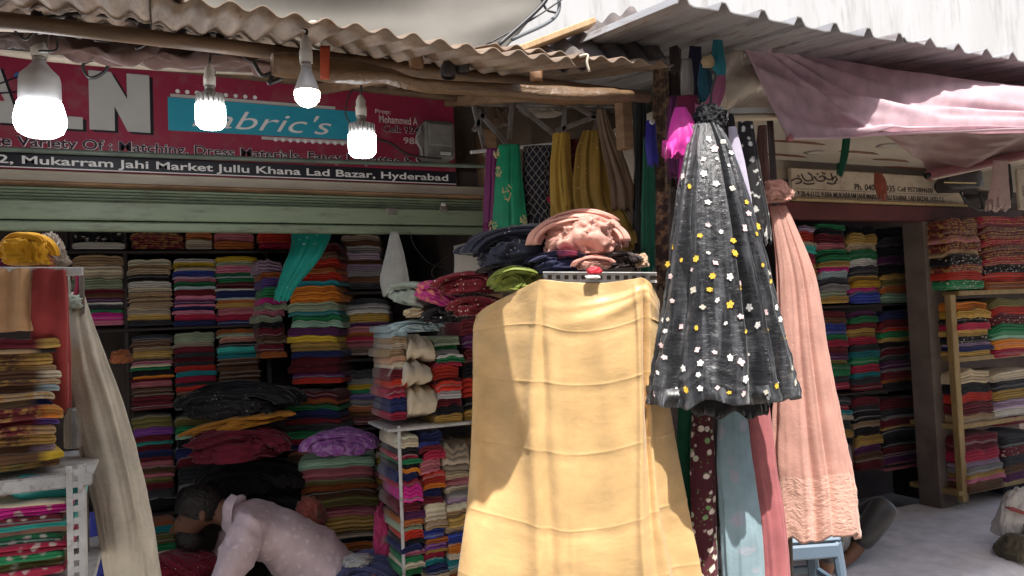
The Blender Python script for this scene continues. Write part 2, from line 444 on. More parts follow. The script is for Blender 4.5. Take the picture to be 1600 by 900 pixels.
# ================================================================ materials of the place
M_ground = surf('street_concrete', (.36,.33,.29), (.26,.235,.20), .9, 3, bump=.3)
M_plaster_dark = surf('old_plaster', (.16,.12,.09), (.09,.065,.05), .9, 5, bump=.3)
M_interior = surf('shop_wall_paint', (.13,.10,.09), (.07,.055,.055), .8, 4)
M_white_wall = surf('whitewash', (.47,.468,.465), (.41,.405,.395), .9, 1.3, stretch=(2,2,.3), bump=.15, c3=(.34,.33,.315), lo=.3, hi=.7)
M_blue_wall = surf('pale_blue_wash', (.52,.58,.62), (.42,.47,.50), .9, 2, stretch=(2,2,.5))
M_tin = surf('dusty_tin', (.24,.175,.125), (.125,.088,.062), .75, 5, metal=.0, stretch=(5,.6,1), bump=.3, c3=(.14,.070,.038))
M_tin_dark = surf('weathered_asbestos', (.12,.10,.095), (.07,.06,.06), .9, 6, bump=.35, c3=(.17,.14,.13))
M_tin_grey = surf('grey_profiled_steel', (.36,.355,.36), (.27,.26,.26), .5, 5, metal=.2, stretch=(4,.6,1), bump=.1, c3=(.20,.15,.13))
M_shutter = surf('green_shutter_paint', (.24,.30,.20), (.19,.24,.16), .5, 3, stretch=(.6,1,3), bump=.05, c3=(.13,.15,.10), spec=.5)
M_cream_wood = surf('cream_painted_timber', (.52,.45,.35), (.40,.34,.26), .6, 6, stretch=(1,1,4))
M_bamboo = surf('brown_pole', (.15,.09,.05), (.07,.042,.025), .55, 8, stretch=(1,4,4), bump=.2)
M_pipe_white = surf('grimy_conduit', (.55,.47,.38), (.36,.29,.22), .5, 9, bump=.1)
M_steel = surf('old_angle_steel', (.32,.31,.30), (.18,.15,.13), .5, 12, metal=.5, c3=(.22,.12,.07))
M_slotted = surf('white_slotted_steel', (.66,.66,.65), (.50,.50,.50), .45, 14, metal=.1, c3=(.34,.31,.28))
M_wood = surf('old_timber', (.30,.18,.10), (.16,.09,.05), .7, 6, stretch=(1,1,5), bump=.3)
M_yellow_wood = surf('yellow_painted_timber', (.40,.28,.12), (.28,.185,.08), .6, 6, stretch=(4,4,1), bump=.2)
M_cable = flat('black_cable', (.02,.018,.018), .5)
M_darkshelf = surf('dark_shelf_board', (.05,.04,.04), (.03,.025,.025), .7, 6)
M_maroon_wood = surf('maroon_painted_timber', (.14,.03,.03), (.09,.02,.02), .5, 6)
M_glossy_ceiling = surf('glossy_cream_ceiling', (.62,.56,.47), (.54,.48,.40), .18, 2, bump=0, spec=.6)
M_pillar = surf('grey_brown_pillar', (.21,.165,.145), (.14,.11,.095), .85, 6, bump=.25)

# ================================================================ ground
def grid_plane(name, x0, x1, y0, y1, z, n, mat):
    vs_, fs = [], []
    for j in range(n+1):
        for i in range(n+1):
            x = x0+(x1-x0)*i/n; y = y0+(y1-y0)*j/n
            vs_.append((x, y, z+.006*nz(x*.9, y*.9, 0)))
    for j in range(n):
        for i in range(n):
            a = j*(n+1)+i; fs.append((a, a+1, a+n+2, a+n+1))
    return mesh(name, vs_, fs, None, mat, True, None, Vector((0,0,0)))
tag(grid_plane('street_ground', -60, 60, -60, 60, 0, 60, M_ground), 'worn grey concrete of the market lane', kind='structure')

# ================================================================ the rooms
sh = empty('shop_room', (0, 4, 0), 'dim open shop room on the left, packed with folded cloth', 'shop')
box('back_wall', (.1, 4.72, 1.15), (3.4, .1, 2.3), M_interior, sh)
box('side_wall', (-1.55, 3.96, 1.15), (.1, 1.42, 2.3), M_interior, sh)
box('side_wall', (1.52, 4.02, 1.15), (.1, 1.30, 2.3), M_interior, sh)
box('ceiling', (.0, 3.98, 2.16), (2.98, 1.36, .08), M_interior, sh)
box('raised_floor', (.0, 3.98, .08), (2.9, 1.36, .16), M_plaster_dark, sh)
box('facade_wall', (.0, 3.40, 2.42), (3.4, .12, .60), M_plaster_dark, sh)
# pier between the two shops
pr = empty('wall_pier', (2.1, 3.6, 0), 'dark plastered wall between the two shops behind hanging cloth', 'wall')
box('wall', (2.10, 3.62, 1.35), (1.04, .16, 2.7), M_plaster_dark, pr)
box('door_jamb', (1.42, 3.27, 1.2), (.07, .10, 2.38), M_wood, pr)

rs = empty('shop_room', (4.5, 4, 0), 'open shop room on the right with a white floor mattress', 'shop')
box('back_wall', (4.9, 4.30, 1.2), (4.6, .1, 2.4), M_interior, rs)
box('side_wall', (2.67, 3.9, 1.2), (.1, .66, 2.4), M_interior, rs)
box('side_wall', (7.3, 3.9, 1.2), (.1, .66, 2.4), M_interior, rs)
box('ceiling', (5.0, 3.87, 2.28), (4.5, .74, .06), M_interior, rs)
box('facade_wall', (4.4, 3.52, 2.46), (3.6, .1, .36), M_cream_wood, rs)
box('lintel', (4.2, 3.45, 2.085), (3.0, .08, .10), M_maroon_wood, rs)
pl = W(1466, 560, v=3.42)
box('pillar', (pl.x+.02, 3.50, 1.08), (.17, .16, 1.92), M_pillar, rs)

# the other side of the lane, behind the photographer
ob = empty('facing_building', (1, -3, 0), 'plastered building across the lane behind the viewer', 'building')
box('wall', (1, -3.2, 3.6), (40, .6, 7.2), surf('facing_plaster', (.62,.57,.50), (.52,.47,.40), .9, 2), ob, .02)
for k in range(12): box('shop_door', (-16+k*3, -2.88, 1.3), (1.9, .06, 2.4), surf('facing_door', (.20,.14,.10), (.15,.10,.07), .7, 3), ob, .01)

# ================================================================ buildings above the roofs
bd = empty('white_building', (4.5, 5, 0), 'streaked whitewashed upper wall rising behind the tin roofs', 'building')
box('wall', (9.0, 4.95, 4.2), (13.9, .3, 4.0), M_white_wall, bd, .01)
box('wall', (-.6, 5.0, 4.2), (5.3, .3, 4.0), M_blue_wall, bd, .01)
M_turq = surf('turquoise_band_paint', (.30,.58,.60), (.42,.62,.62), .8, 3)
box('painted_band', (9.0, 4.78, 2.95), (13.9, .03, .16), M_turq, bd)
M_tarp = surf('grey_tarpaulin', (.155,.145,.125), (.125,.115,.10), .85, 2, bump=.05)
ct = [[W(230,-60,v=4.0), W(560,-70,v=3.7), W(700,-70,v=3.6), W(880,-60,v=3.6)],
      [W(230,10,v=4.0), W(560,0,v=3.75), W(700,0,v=3.65), W(856,0,v=3.6)],
      [W(230,60,v=3.9), W(560,70,v=3.7), W(680,72,v=3.6), W(812,50,v=3.55)],
      [W(230,120,v=3.8), W(560,130,v=3.6), W(660,130,v=3.5), W(750,110,v=3.5)]]
sheet('tarpaulin', ct, M_tarp, lambda s, t: .03*math.sin(s*7+t*4)+.012*nz(s*6, t*6, 1), 50, 40, None, .004, 'grey tarpaulin sagging above the left tin roof', 'tarpaulin')
for i, (a, b, c, r) in enumerate([((862,-20),(845,10),(775,74),.012),((872,-20),(868,26),(800,62),.010),((840,-25),(852,12),(868,20),.007),((760,70),(835,28),(905,-20),.005)]):
    tag(tube('roof_cable', [W(*a, v=3.45), W(*b, v=3.45), W(*c, v=3.42)], r, M_cable if i != 1 else flat('grey_cable', (.12,.13,.14)), None, 16, 6),
        ['thick black cable hanging down beside the grey tarpaulin edge','grey cable looping below the black one near the tarpaulin','short thin black cable crossing near the top edge','thin black wire slanting across the pale blue wall'][i], 'cable')

# ================================================================ tin roofs
EL = [(-1.6,2.165)]+[(p.x, p.z-.004) for p in (W(400,10,v=1.64), W(500,30,v=1.64), W(620,50,v=1.64), W(750,74,v=1.64), W(900,96,v=1.64))]
ER = [(p.x, p.z) for p in (W(830,84,v=1.97), W(900,92,v=1.97), W(1050,106,v=1.97))]
def roof_sheet(name, u0, u1, v0, v1, zf, pitch, amp, mat, parent, prof='sin', nv=10, skew=0.0, seed=0, thick=.004):
    n = int((u1-u0)/pitch*10)+1; vs_, fs = [], []
    for j in range(nv):
        t = j/(nv-1)
        for i in range(n):
            s = i/(n-1); u = u0+(u1-u0)*s; ph = u/pitch
            if prof == 'sin': h = amp*math.sin(2*math.pi*ph)
            else:
                f = ph-math.floor(ph); h = amp*max(0, min(1, (f-.05)/.07, (.33-f)/.07)) if f < .4 else (amp*.18*max(0, min(1, (f-.62)/.03, (.72-f)/.03)))
            jag = .016*nz(u*4+seed, 3, 0)+.006*nz(u*21, 5, seed) if j == 0 else 0
            vs_.append(Vector((u+skew*t, v0+(v1-v0)*t+jag, zf(u, t)+h+.010*nz(u*2.3, t*3, seed)+.004*nz(u*9, t*5, seed))))
    for j in range(nv-1):
        for i in range(n-1):
            a = j*n+i; fs.append((a, a+1, a+n+1, a+n))
    o = mesh(name, vs_, fs, parent, mat, prof == 'sin')
    md = o.modifiers.new('thickness', 'SOLIDIFY'); md.thickness = thick; md.offset = 0
    return o
rl = empty('tin_roof', (0, 2.6, 2.2), 'rusty brown corrugated tin awning over the left shop', 'roof')
for k, (a, b) in enumerate([(-1.6,-.62),(-.68,.06),(.0,.97),(.90,1.53)]):
    dz = [0, .012, 0, .010][k]
    roof_sheet('sheet', a, b, [1.30,1.30,1.64,1.97][k], 3.34, lambda u, t, dz=dz, k=k: (interp(EL, u) if k < 3 else interp(ER, u))+dz+(-.086 if k < 2 else 0)+(.516 if k < 2 else .43 if k < 3 else .33)*t, (.066 if k < 3 else .073), .0095, M_tin, rl, 'sin', 10, 0, k)  # first two sheets lengthened out of view to keep sun off the rack
for v_ in (2.12, 2.62, 3.1):
    z_ = 2.165+.43*(v_-1.64)/1.70-.036
    tube('purlin', [(-1.6, v_, z_+.02), (0, v_, z_+.008), (1.52, v_-.02, z_-.022)], .02, M_bamboo, rl, 14, 10)
for u_ in (-.55, .62, 1.22):
    bar('rafter', (u_, 2.16, 2.235), (u_, 3.30, 2.52), .03, .04, M_wood, rl)

rr = empty('tin_roof', (3, 2.6, 2.4), 'grey profiled steel roof with raised ribs over the right shop', 'roof')
for k, (a, b) in enumerate([(1.38,2.36),(2.34,3.32),(3.30,4.4),(4.38,5.6),(5.58,6.8)]):
    roof_sheet('sheet', a, b, 1.75 if k < 2 else 1.33, 3.6, lambda u, t, k=k: (2.390 if k < 2 else 2.336)+.003*k+(.24 if k < 2 else .294)*t, .153, .028, M_tin_grey, rr, 'trap', 6, -.05, k+9)  # unseen sheets, third onward, brought further forward to shade the floor
for v_ in (2.3, 3.0):
    zz_ = 2.390+.24*(v_-1.75)/1.85-.034; bar('purlin', (1.4, v_, zz_), (6.6, v_, zz_+.012), .04, .05, M_steel, rr)
# loose dark sheet and plank lying between the roofs
v0 = 2.25
pts = [W(800,86,v=2.35), W(990,14,v=2.30), W(1040,95,v=2.16), W(860,112,v=2.2)]
n, m = 90, 8; vs_, fs = [], []
for j in range(m):
    for i in range(n):
        s, t = i/(n-1), j/(m-1)
        p = pts[0].lerp(pts[1], s).lerp(pts[3].lerp(pts[2], s), t)
        vs_.append(p+Vector((0,-.3,.95))*(.011*math.sin(s*2*math.pi*6.5))+Vector((0,0,.004*nz(s*7,t*5,2))))
for j in range(m-1):
    for i in range(n-1):
        a = j*n+i; fs.append((a, a+1, a+n+1, a+n))
o = mesh('loose_sheet', vs_, fs, None, M_tin_dark); md = o.modifiers.new('t', 'SOLIDIFY'); md.thickness = .006
tag(o, 'dark weathered corrugated sheet propped between the two tin roofs', 'roof sheet')
tag(bar('plank', W(800,84,v=2.30), W(925,36,v=2.26), .07, .022, surf('bare_plank', (.52,.36,.20),(.40,.26,.14),.7,8,stretch=(6,1,1)), None, .003), 'narrow bare timber plank slanting above the left tin roof', 'plank')  # pale bare timber in two tones

# ================================================================ shutter, ledge, sign of the left shop
st = empty('roller_shutter', (.3, 3.3, 1.9), 'rolled-up green painted metal shutter above the left shop opening', 'shutter')
zs = [2.062, 2.012, 1.934, 1.902]
for k, (zt, zb, dy) in enumerate([(2.062, 2.014, .018), (2.010, 1.937, 0), (1.933, 1.896, .006)]):
    nsub = [4, 1, 1][k]
    for q in range(nsub):
        h = (zt-zb)/nsub; zc = zt-h*(q+.5)
        box('slat', (.0, 3.262+dy+.003*q, zc), (2.86, .045, h-.002), M_shutter, st, .006)
box('lock_bolt', W(693,326,v=3.23), (.035,.02,.022), M_steel, st); lathe('bolt_head', [(.012,0),(.012,.012),(.006,.016)], W(693,322,v=3.225), M_slotted, st, 12)
box('hasp', W(612,330,v=3.235), (.05,.012,.03), M_steel, st)
box('side_guide', (1.405, 3.20, 1.98), (.045, .06, .20), M_steel, st)
bx_ = empty('ledge', (0, 3.3, 2.06), 'cream painted timber ledge between red sign and green shutter', 'ledge')
box('face_board', (0, 3.255, 2.091), (2.86, .05, .052), M_cream_wood, bx_); box('drip_board', (0, 3.235, 2.068), (2.86, .075, .010), M_wood, bx_)

sg = empty('shop_sign', (.2, 3.25, 2.12), 'red shop sign with big white letters, teal panel and black address strip', 'sign')
M_red = surf('sign_red_vinyl', (.31,.024,.060), (.25,.022,.05), .42, 3, bump=.05, c3=(.27,.075,.09)); M_navyv = flat('sign_dark_print', (.03,.012,.03), .35)
M_lw = flat('sign_white_print', (.78,.76,.74), .4); M_tealv = flat('sign_teal_print', (.03,.33,.45), .35); M_blk = flat('sign_black_print', (.012,.012,.018), .35)
M_lg = flat('sign_grey_print', (.50,.49,.46), .45)
u_l, u_r = -1.40, W(712,270,v=3.24).x
box('board', ((u_l+u_r)/2, 3.25, 2.335), (u_r-u_l, .03, .43), M_red, sg, .002)
Y = 3.2345
def S(x, y): p = W(x, y, v=Y); return (p.x, p.z)
zb0, zb1 = S(0,256)[1], S(0,230)[1]
poly('address_strip', [(u_l+.002, 2.123), (u_r-.002, 2.123), (u_r-.002, 2.182), (u_l+.002, 2.182)], Y, M_blk, sg, .001)
poly('strip_line', [(u_l+.002, 2.1235), (u_r-.002, 2.1235), (u_r-.002, 2.1275), (u_l+.002, 2.1275)], Y-.0012, M_lw, sg, .0006)
a, b = S(-4,247), S(700,280)
text('2, Mukarram Jahi Market Jullu Khana Lad Bazar, Hyderabad', a[0], b[0], 2.139, 2.168, Y-.0012, M_lw, sg, 'lettering', .016)
a, b = S(-120,215), S(690,255)
LINE2 = 'Complete Variety Of : Matching, Dress Materials, Fancy Dupattas & Suits'
text(LINE2, a[0], b[0], 2.203, 2.240, Y-.0002, M_lw, sg, 'lettering_outline', .038)
text(LINE2, a[0], b[0], 2.203, 2.240, Y-.0025, M_navyv, sg, 'lettering', .010)
# big letters with dark drop shadow
def letter(pts, x0, x1, y0, y1, name):
    ua, za = S(x0, y1); ub, zt = S(x1, y0); zb = S((x0+x1)/2, y1)[1]; zt = S((x0+x1)/2, y0)[1]
    P_ = [(ua+(ub-ua)*p, zb+(zt-zb)*q) for p, q in pts]
    lo_ = poly(name, P_, Y-.0012, M_lg, sg, .002)
    poly('drop_shadow', [(u+.012, z-.008) for u, z in P_], Y, M_blk, lo_, .001)
letter([(0,0),(0,1),(.36,1),(.62,.56),(.62,1),(1,1),(1,0),(.62,0),(.41,.42),(.41,0)], 140, 233, 114, 205, 'letter_n')
letter([(0,0),(0,1),(.40,1),(.40,.22),(1,.22),(1,0)], 42, 128, 112, 200, 'letter_l')
letter([(0,0),(.30,1),(.74,1),(1.0,0),(.70,0),(.63,.26),(.36,.26),(.30,0)], -92, 30, 101, 190, 'letter_a')
poly('letter_counter', [S(-55,158), S(8,158), S(-10,126), S(-38,126)], Y-.0034, M_red, sg, .0004)
ub, zb_ = S(30, 119); poly('blue_ball', [(ub+.016*math.cos(k*.524), zb_+.014*math.sin(k*.524)) for k in range(12)], Y-.0040, flat('sign_blue_print', (.05,.12,.30)), sg, .0008)
for (xa, ya, xb, yb) in ((-6,135,30,121),(-6,148,34,145)):
    p, q = S(xa, ya), S(xb, yb); poly('scissor_line', [p, (q[0], q[1]), (q[0], q[1]+.006), (p[0], p[1]+.006)], Y-.0042, M_blk, sg, .0006)
# teal panel with script lettering
q0, q1, q2, q3 = S(262,159), S(560,184), S(560,212), S(264,209)
ua, ub = q0[0], q1[0]
zt0, zt1 = S(410,211)[1], S(410,163)[1]
poly('teal_panel', [(ua, zt0-.004), (ub, zt0+.002), (ub, zt1), (ua, zt1)], Y, M_tealv, sg, .001)
poly('white_band', [(ua+.01, zt1+.002), (ub-.1, zt1+.002), (ub-.1, zt1+.014), (ua+.01, zt1+.014)], Y, M_lg, sg, .001)
poly('white_band', [(ua+.35, zt0-.018), (ub, zt0-.018), (ub, zt0-.002), (ua+.35, zt0-.006)], Y, M_lg, sg, .001)
text("Fabric's", S(300,205)[0], S(518,196)[0], zt0+.018, zt0+.094, Y-.0012, M_lw, sg, 'script_lettering', -.004, .35)
for k in range(9):
    u, z = S(274+15*k, 0)[0], zt1+.026; poly('dot', [(u+.0085*math.cos(a_*.785), z+.0085*math.sin(a_*.785)) for a_ in range(8)], Y, M_lw, sg, .001)
for k in range(11):
    u, z = S(424+11.5*k, 0)[0], zt0-.016; poly('dot', [(u+.0085*math.cos(a_*.785), z+.0085*math.sin(a_*.785)) for a_ in range(8)], Y-.0012, M_lw, sg, .001)
M_pk = flat('sign_pale_print', (.70,.55,.52), .45)
text('Prop:', S(580,0)[0], S(604,0)[0], 2.428, 2.446, Y, M_pk, sg, 'lettering', .01)
text('Mohammed A', S(592,175)[0], S(652,180)[0], 2.387, 2.420, Y, M_pk, sg, 'lettering', .012)
text('Cell: 9246', S(598,190)[0], S(662,195)[0], 2.347, 2.378, Y, M_pk, sg, 'lettering_outline', .03); text('Cell: 9246', S(598,190)[0], S(662,195)[0], 2.347, 2.378, Y-.002, M_navyv, sg, 'lettering', .004)
text('9886', S(630,208)[0], S(664,211)[0], 2.300, 2.328, Y, M_pk, sg, 'lettering', .012)
# green rail across the sign
tag(tube('sign_rail', [W(-40,231,v=3.19), W(330,246,v=3.185), W(760,260,v=3.19)], .010, surf('grey_green_tube', (.16,.20,.16), (.10,.12,.10), .4, 9), None, 24, 10), 'thin grey green metal tube running across the lower red sign', 'rail')

# ================================================================ folded cloth in stacks
FM = {'': cloth('folded_cotton', None, attr=True, coord='Object', wr=.5, wscale=26),
      'p': cloth('folded_print', None, 'print', (.62,.55,.48), 34, attr=True, coord='Object'),
      'b': cloth('folded_brocade', None, 'brocade', (.42,.24,.07), 16, attr=True, coord='Object', rough=.6),
      's': cloth('folded_sequin', None, 'sequin', (.8,.72,.55), 26, attr=True, coord='Object', rough=.6),
      'w': cloth('folded_wrapped', None, 'wrapped', attr=True, coord='Object', rough=.6, wr=.8, wscale=40)}
ORD = ['top','second','third','fourth','fifth','sixth','seventh','eighth','ninth','tenth','eleventh','twelfth','thirteenth','fourteenth','fifteenth','sixteenth',
       'seventeenth','eighteenth','nineteenth','twentieth','twenty-first','twenty-second','twenty-third','twenty-fourth','twenty-fifth','twenty-sixth','twenty-seventh','twenty-eighth','twenty-ninth','thirtieth']
KW = {'': 'folded cloth', 'p': 'printed folded cloth', 'b': 'brocade folded cloth', 's': 'sequined folded cloth', 'w': 'plastic-wrapped folded cloth'}
CN = {'ice': 'pale blue', 'sand': 'sandy', 'gold': 'dull gold'}
FOLDS = []
def stack(where, xl, xr, yt, yb, v, dp, spec, rot=0.0, seed=None, bulge=1.0, messy=1.0, group='folded cloth in stacks', zb=None, lean=0.0, ends=None):
    """a pile between photo columns xl..xr and heights yt..yb with its front at facade depth v"""
    xm = (xl+xr)/2
    A, B = W(xl, (yt+yb)/2, v=v), W(xr, (yt+yb)/2, v=v); w = (B-A).length; C_ = (A+B)/2
    z1 = W(xm, yt, v=v).z; z0 = W(xm, yb, v=v).z if zb is None else zb
    if rot:
        w_ = w/ (abs(math.cos(rot))+abs(math.sin(rot))*dp/w) if False else w
    rm = Matrix.Rotation(rot, 3, 'Z')
    lay = []
    for tok in spec.split():
        rep = 1
        if '*' in tok: tok, rep = tok.split('*'); rep = int(rep)
        mt = re.match(r'([a-z]+?)(\d+)([a-z]?)$', tok); lay += [(mt.group(1), float(mt.group(2)), mt.group(3))]*rep
    tot = sum(l[1] for l in lay); hgt = z1-z0
    rnd = random.Random(hash((xl, yt, 5)) if seed is None else seed); sd = rnd.random()*50
    pxm = F/dep(C_)
    NS = 12
    ss = [-.5, -.485, -.44, -.34, -.2, -.07, .07, .2, .34, .44, .485, .5]
    zrun = [z0]*NS
    for idx in range(len(lay)-1, -1, -1):
        cn, px, kd = lay[idx]; t = hgt*px/tot
        jx, jq = rnd.uniform(-.009, .009)*messy, rnd.uniform(-.012, .012)*messy; jr = rnd.uniform(-.03, .03)*messy
        lips = 1 if t < .013 else (2 if t < .026 else (3 if t < .045 else 4))
        if bulge > 1.2: lips = 1
        jl = [rnd.uniform(-.004, .004) for _ in range(lips)]
        prof = [(dp, .97), (dp*.5, 1.0), (t*.9, 1.0)]
        for L in range(lips):
            a = 1-L/lips; h_ = 1/lips; ind = t/lips
            prof += [(ind*.55*bulge, a-.015*h_), (ind*.10*bulge+jl[L], a-.20*h_), (-ind*.03*bulge+jl[L], a-.5*h_), (ind*.10*bulge+jl[L], a-.80*h_), (ind*.55*bulge, a-.985*h_)]
        prof += [(t*.9, 0), (dp*.5, 0), (dp, .03)]
        n = len(prof); vs_, fs = [], []
        ztop = []
        for i, s in enumerate(ss):
            e = abs(s)*2
            ts = t*(1+.22*nz(s*5, idx*1.7, sd)*messy)*(1-.16*e**8)
            ztop.append(zrun[i]+ts)
            squ = 1 if e < .9 else (.86 if e < .98 else .45)
            fr = .010*nz(s*4, idx*2.3, sd+9)*messy
            inset = 0 if e < .9 else (t*.12 if e < .98 else t*.45)
            for (q, f) in prof:
                zz = zrun[i]+ts*(.5+(f-.5)*squ)
                qq = min(q+fr+inset+jq, dp) if q < dp*.4 else q
                x = s*w + jx - math.copysign(0, s)
                loc = Vector((x, qq, 0)); loc = Matrix.Rotation(jr, 3, 'Z') @ loc
                loc.x += lean*(zz-z0); loc.y += .0
                p = C_ + rm @ loc; vs_.append(Vector((p.x, p.y, zz)))
        zm = sum(ztop)/NS
        zrun = [z*.62+zm*.38 for z in ztop]
        for i in range(NS-1):
            for k in range(n-1): fs.append((i*n+k, i*n+k+1, (i+1)*n+k+1, (i+1)*n+k))
            fs.append((i*n+n-1, i*n, (i+1)*n, (i+1)*n+n-1))
        fs.append(tuple(range(n-1, -1, -1))); fs.append(tuple((NS-1)*n+k for k in range(n)))
        c = PAL[cn]; jit = rnd.uniform(.85, 1.12); col = tuple(min(.85, x*jit) for x in c)
        o_ = ORD[idx] if idx < len(ORD) else 'lowest'
        if idx == len(lay)-1 and idx > 2: o_ = 'bottom'
        art = 'on top of' if idx == 0 else ('at the bottom of' if o_ == 'bottom' else None)
        lab = f"{CN.get(cn, cn)} {KW[kd]} {art} {where}" if art else f"{CN.get(cn, cn)} {KW[kd]}, {o_} down in {where}"
        lf = [rnd.uniform(.62, 1.25) if lips > 1 else 1.0 for _ in range(lips)]; sel = rnd.random() < .33; sl_ = rnd.randrange(lips)
        def vcol(k):                                             # each turn of the cloth its own random brightness, some with a pale selvedge
            if k < 3 or k >= n-3: return col
            L = (k-3)//5
            if sel and L == sl_ and (k-3) % 5 in (0, 1): return tuple(.55*x+.30 for x in col)
            return tuple(min(.85, x*lf[L]) for x in col)
        vc_ = [vcol(k) for k in range(n)]; cols_ = vc_*NS
        if ends:
            fc = PAL[rnd.choice(ends)]; cols_ = [tuple(fc) if i//n < 8 else col for i in range(len(vs_))] if kd != 'zz' else cols_
        FOLDS.append((t*w*pxm*pxm*(1 if t*pxm > 4.5 else .5), vs_, fs, cols_, kd, lab, group))
def board(x0, x1, y, v, dp, mat=None, th=.014, z=None):
    A, B = W(x0, y, v=v), W(x1, y, v=v); zz = (A.z+B.z)/2 if z is None else z
    return ((A.x+B.x)/2, v+dp/2, zz-th/2), (abs(B.x-A.x), dp, th)

# --- left shop, back shelves
VB = 4.22
bs = empty('wall_shelving', (.2, 4.4, .16), 'dark shelving along the back wall of the left shop', 'shelving')
for (x0, x1, y) in ((100, 470, 391), (105, 420, 511), (100, 420, 800)):
    c, s = board(x0, x1, y, VB-.01, .42); box('shelf_board', c, s, M_darkshelf, bs)
for x in (104, 197, 420):
    p = W(x, 500, v=VB); box('upright', (p.x, VB+.05, 1.10), (.022, .06, 1.9), M_darkshelf, bs)
stack('the leftmost stack on the back shelf', 110, 193, 396, 509, VB, .36, 'tan16 cream20 sage15 maroon8 brown6 plum7 white4 charcoal9 green5 magenta12 pink8')
stack('the cream-topped stack on the back shelf', 200, 269, 400, 509, VB, .36, 'cream8 tan6 sand9 black10 white9 cream7 tan3*8 beige10 gold8 charcoal8')
stack('the white-topped stack on the back shelf', 270, 337, 397, 509, VB, .36, 'white6 yellow9 cream5 blue10 lilac4 pink6 green8 ice5 maroon11 pink8 plum7 pink4 navy7 pink6 crimson12 navy9')
stack('the yellow-topped stack on the back shelf', 338, 405, 395, 509, VB, .36, 'yellow9 sage7 pink13 green5 ice4 green8 maroon10 white4 navy12 ice4 rust5 gold3*3 rose12 crimson11 navy9')
stack('the brown stack below the cream-topped one', 205, 270, 516, 640, VB, .36, 'charcoal8 brown5*2 tan7 gold6*2 brown4 pink5 cream4 green5 black9 orange4 maroon5 rose4*2 brown3*5 maroon3*7')
stack('the sage-topped stack on the back shelf', 273, 338, 514, 640, VB, .36, 'sage16 beige7 maroon9 charcoal7 maroon8 charcoal6 red9 teal8 crimson10 charcoal6 red8 brown5 charcoal10 mint4 charcoal10')
stack('the rust-topped stack on the back shelf', 341, 406, 508, 612, VB, .36, 'rust6 sage5 salmon7 black6 turquoise9 teal6 brown3*15')
stack('the tall lower stack beside the cream dupatta', 208, 272, 642, 798, VB, .36, 'olive10 olive9 purple14 maroon9 turquoise7 maroon9 navy11 maroon8 rose9 brown10 rose9 olive8 maroon12 charcoal14 black20')
stack('the lower stack behind the black sequined heap', 276, 338, 642, 798, VB, .36, 'olive9 green9 mint6 black10 navy12 maroon10 charcoal20 black30')
stack('the dark stack behind the maroon bundle', 340, 414, 620, 798, VB, .36, 'brown6*4 maroon9 charcoal12 rust6 plum12 brown9 maroon14 navy12 black20 maroon12 charcoal20 olive9 black20')
stack('the floor stack beside the cream dupatta', 205, 276, 812, 905, VB-.15, .36, 'rust6 teal10 olive9 olive8 green13 cream14 crimson14 brown10')
for (xa, xb, sp, wh) in ((112,196,'black9p white6p','the leftmost pile on the top shelf'),(204,288,'maroon8b maroon9b','the maroon pile on the top shelf'),(290,332,'rust8p beige9p','the narrow pile on the top shelf'),(336,400,'rose10 rust9','the rose pile on the top shelf'),(403,458,'red12 crimson8','the red pile on the top shelf')):
    stack(wh, xa, xb, 362, 389, VB, .34, sp)
# --- corner piles
VC = 3.98
stack('the small pile left of the teal dupatta', 404, 446, 398, 560, VC+.1, .34, 'lilac18 rust8 violet14 green16 magenta9 sage9 pink10 sage10 black8 maroon14 brown12 maroon12 rust10', .1, messy=1.6)
stack('the tall corner pile under the teal dupatta', 446, 532, 372, 600, VC, .30, 'maroon12 brown10 red14 rust8 red12 teal8 orange9 orange15 sage13 teal6 green9 mint11 plum12 yellow9 gold14 navy9 maroon12 maroon12 plum8 red8', R(-33), messy=1.5)
stack('the lower half of the tall corner pile', 440, 536, 604, 760, VC-.02, .30, 'maroon10 rust8 green10 navy12 maroon9 charcoal10 green12 crimson8 navy10 rust7 brown10 rust9 plum10 maroon14', R(-33), messy=1.6)
stack('the topmost pile in the far corner', 540, 600, 363, 452, VC, .3, 'beige8w brown7w grey9w lilac9w brown7w lilac8w grey8w brown8w charcoal9w', R(-18), lean=-.08)
stack('the middle pile in the far corner', 536, 607, 462, 556, VC, .3, 'charcoal8w grey9w white6w mustard14w plum7w rose9w rust7w crimson8w rose8w brown12w', R(-18))
stack('the lowest pile in the far corner', 541, 609, 576, 664, VC, .3, 'charcoal10w grey9w yellow7w green6w violet9w grey8w rust9w brown8w maroon12w', R(-18))
fc = empty('wall_shelving', (1.05, 4.1, .16), 'dark shelving in the far right corner of the left shop', 'shelving')
for y in (455, 560, 668):
    c, s = board(530, 620, y, VC-.03, .4); box('shelf_board', c, s, M_darkshelf, fc)
for x in (534, 612):
    p = W(x, 500, v=VC+.36); box('upright', (p.x, VC+.38, 1.05), (.022, .03, 1.8), M_darkshelf, fc)
stack('the floor pile under the purple cloth', 470, 588, 706, 880, 3.80, .32, 'mint16 rose17 olive7 rust9 brown13 olive12 rose16 gold21s beige10 black6 rust12 maroon14', R(-12), messy=1.5)
stack('the thin pile by the white rack post', 589, 620, 690, 800, 3.78, .25, 'brown8w cream6w yellow8w mint5w rose9w gold8w beige6w mustard9w maroon8w olive8w', R(-20), messy=1.5)
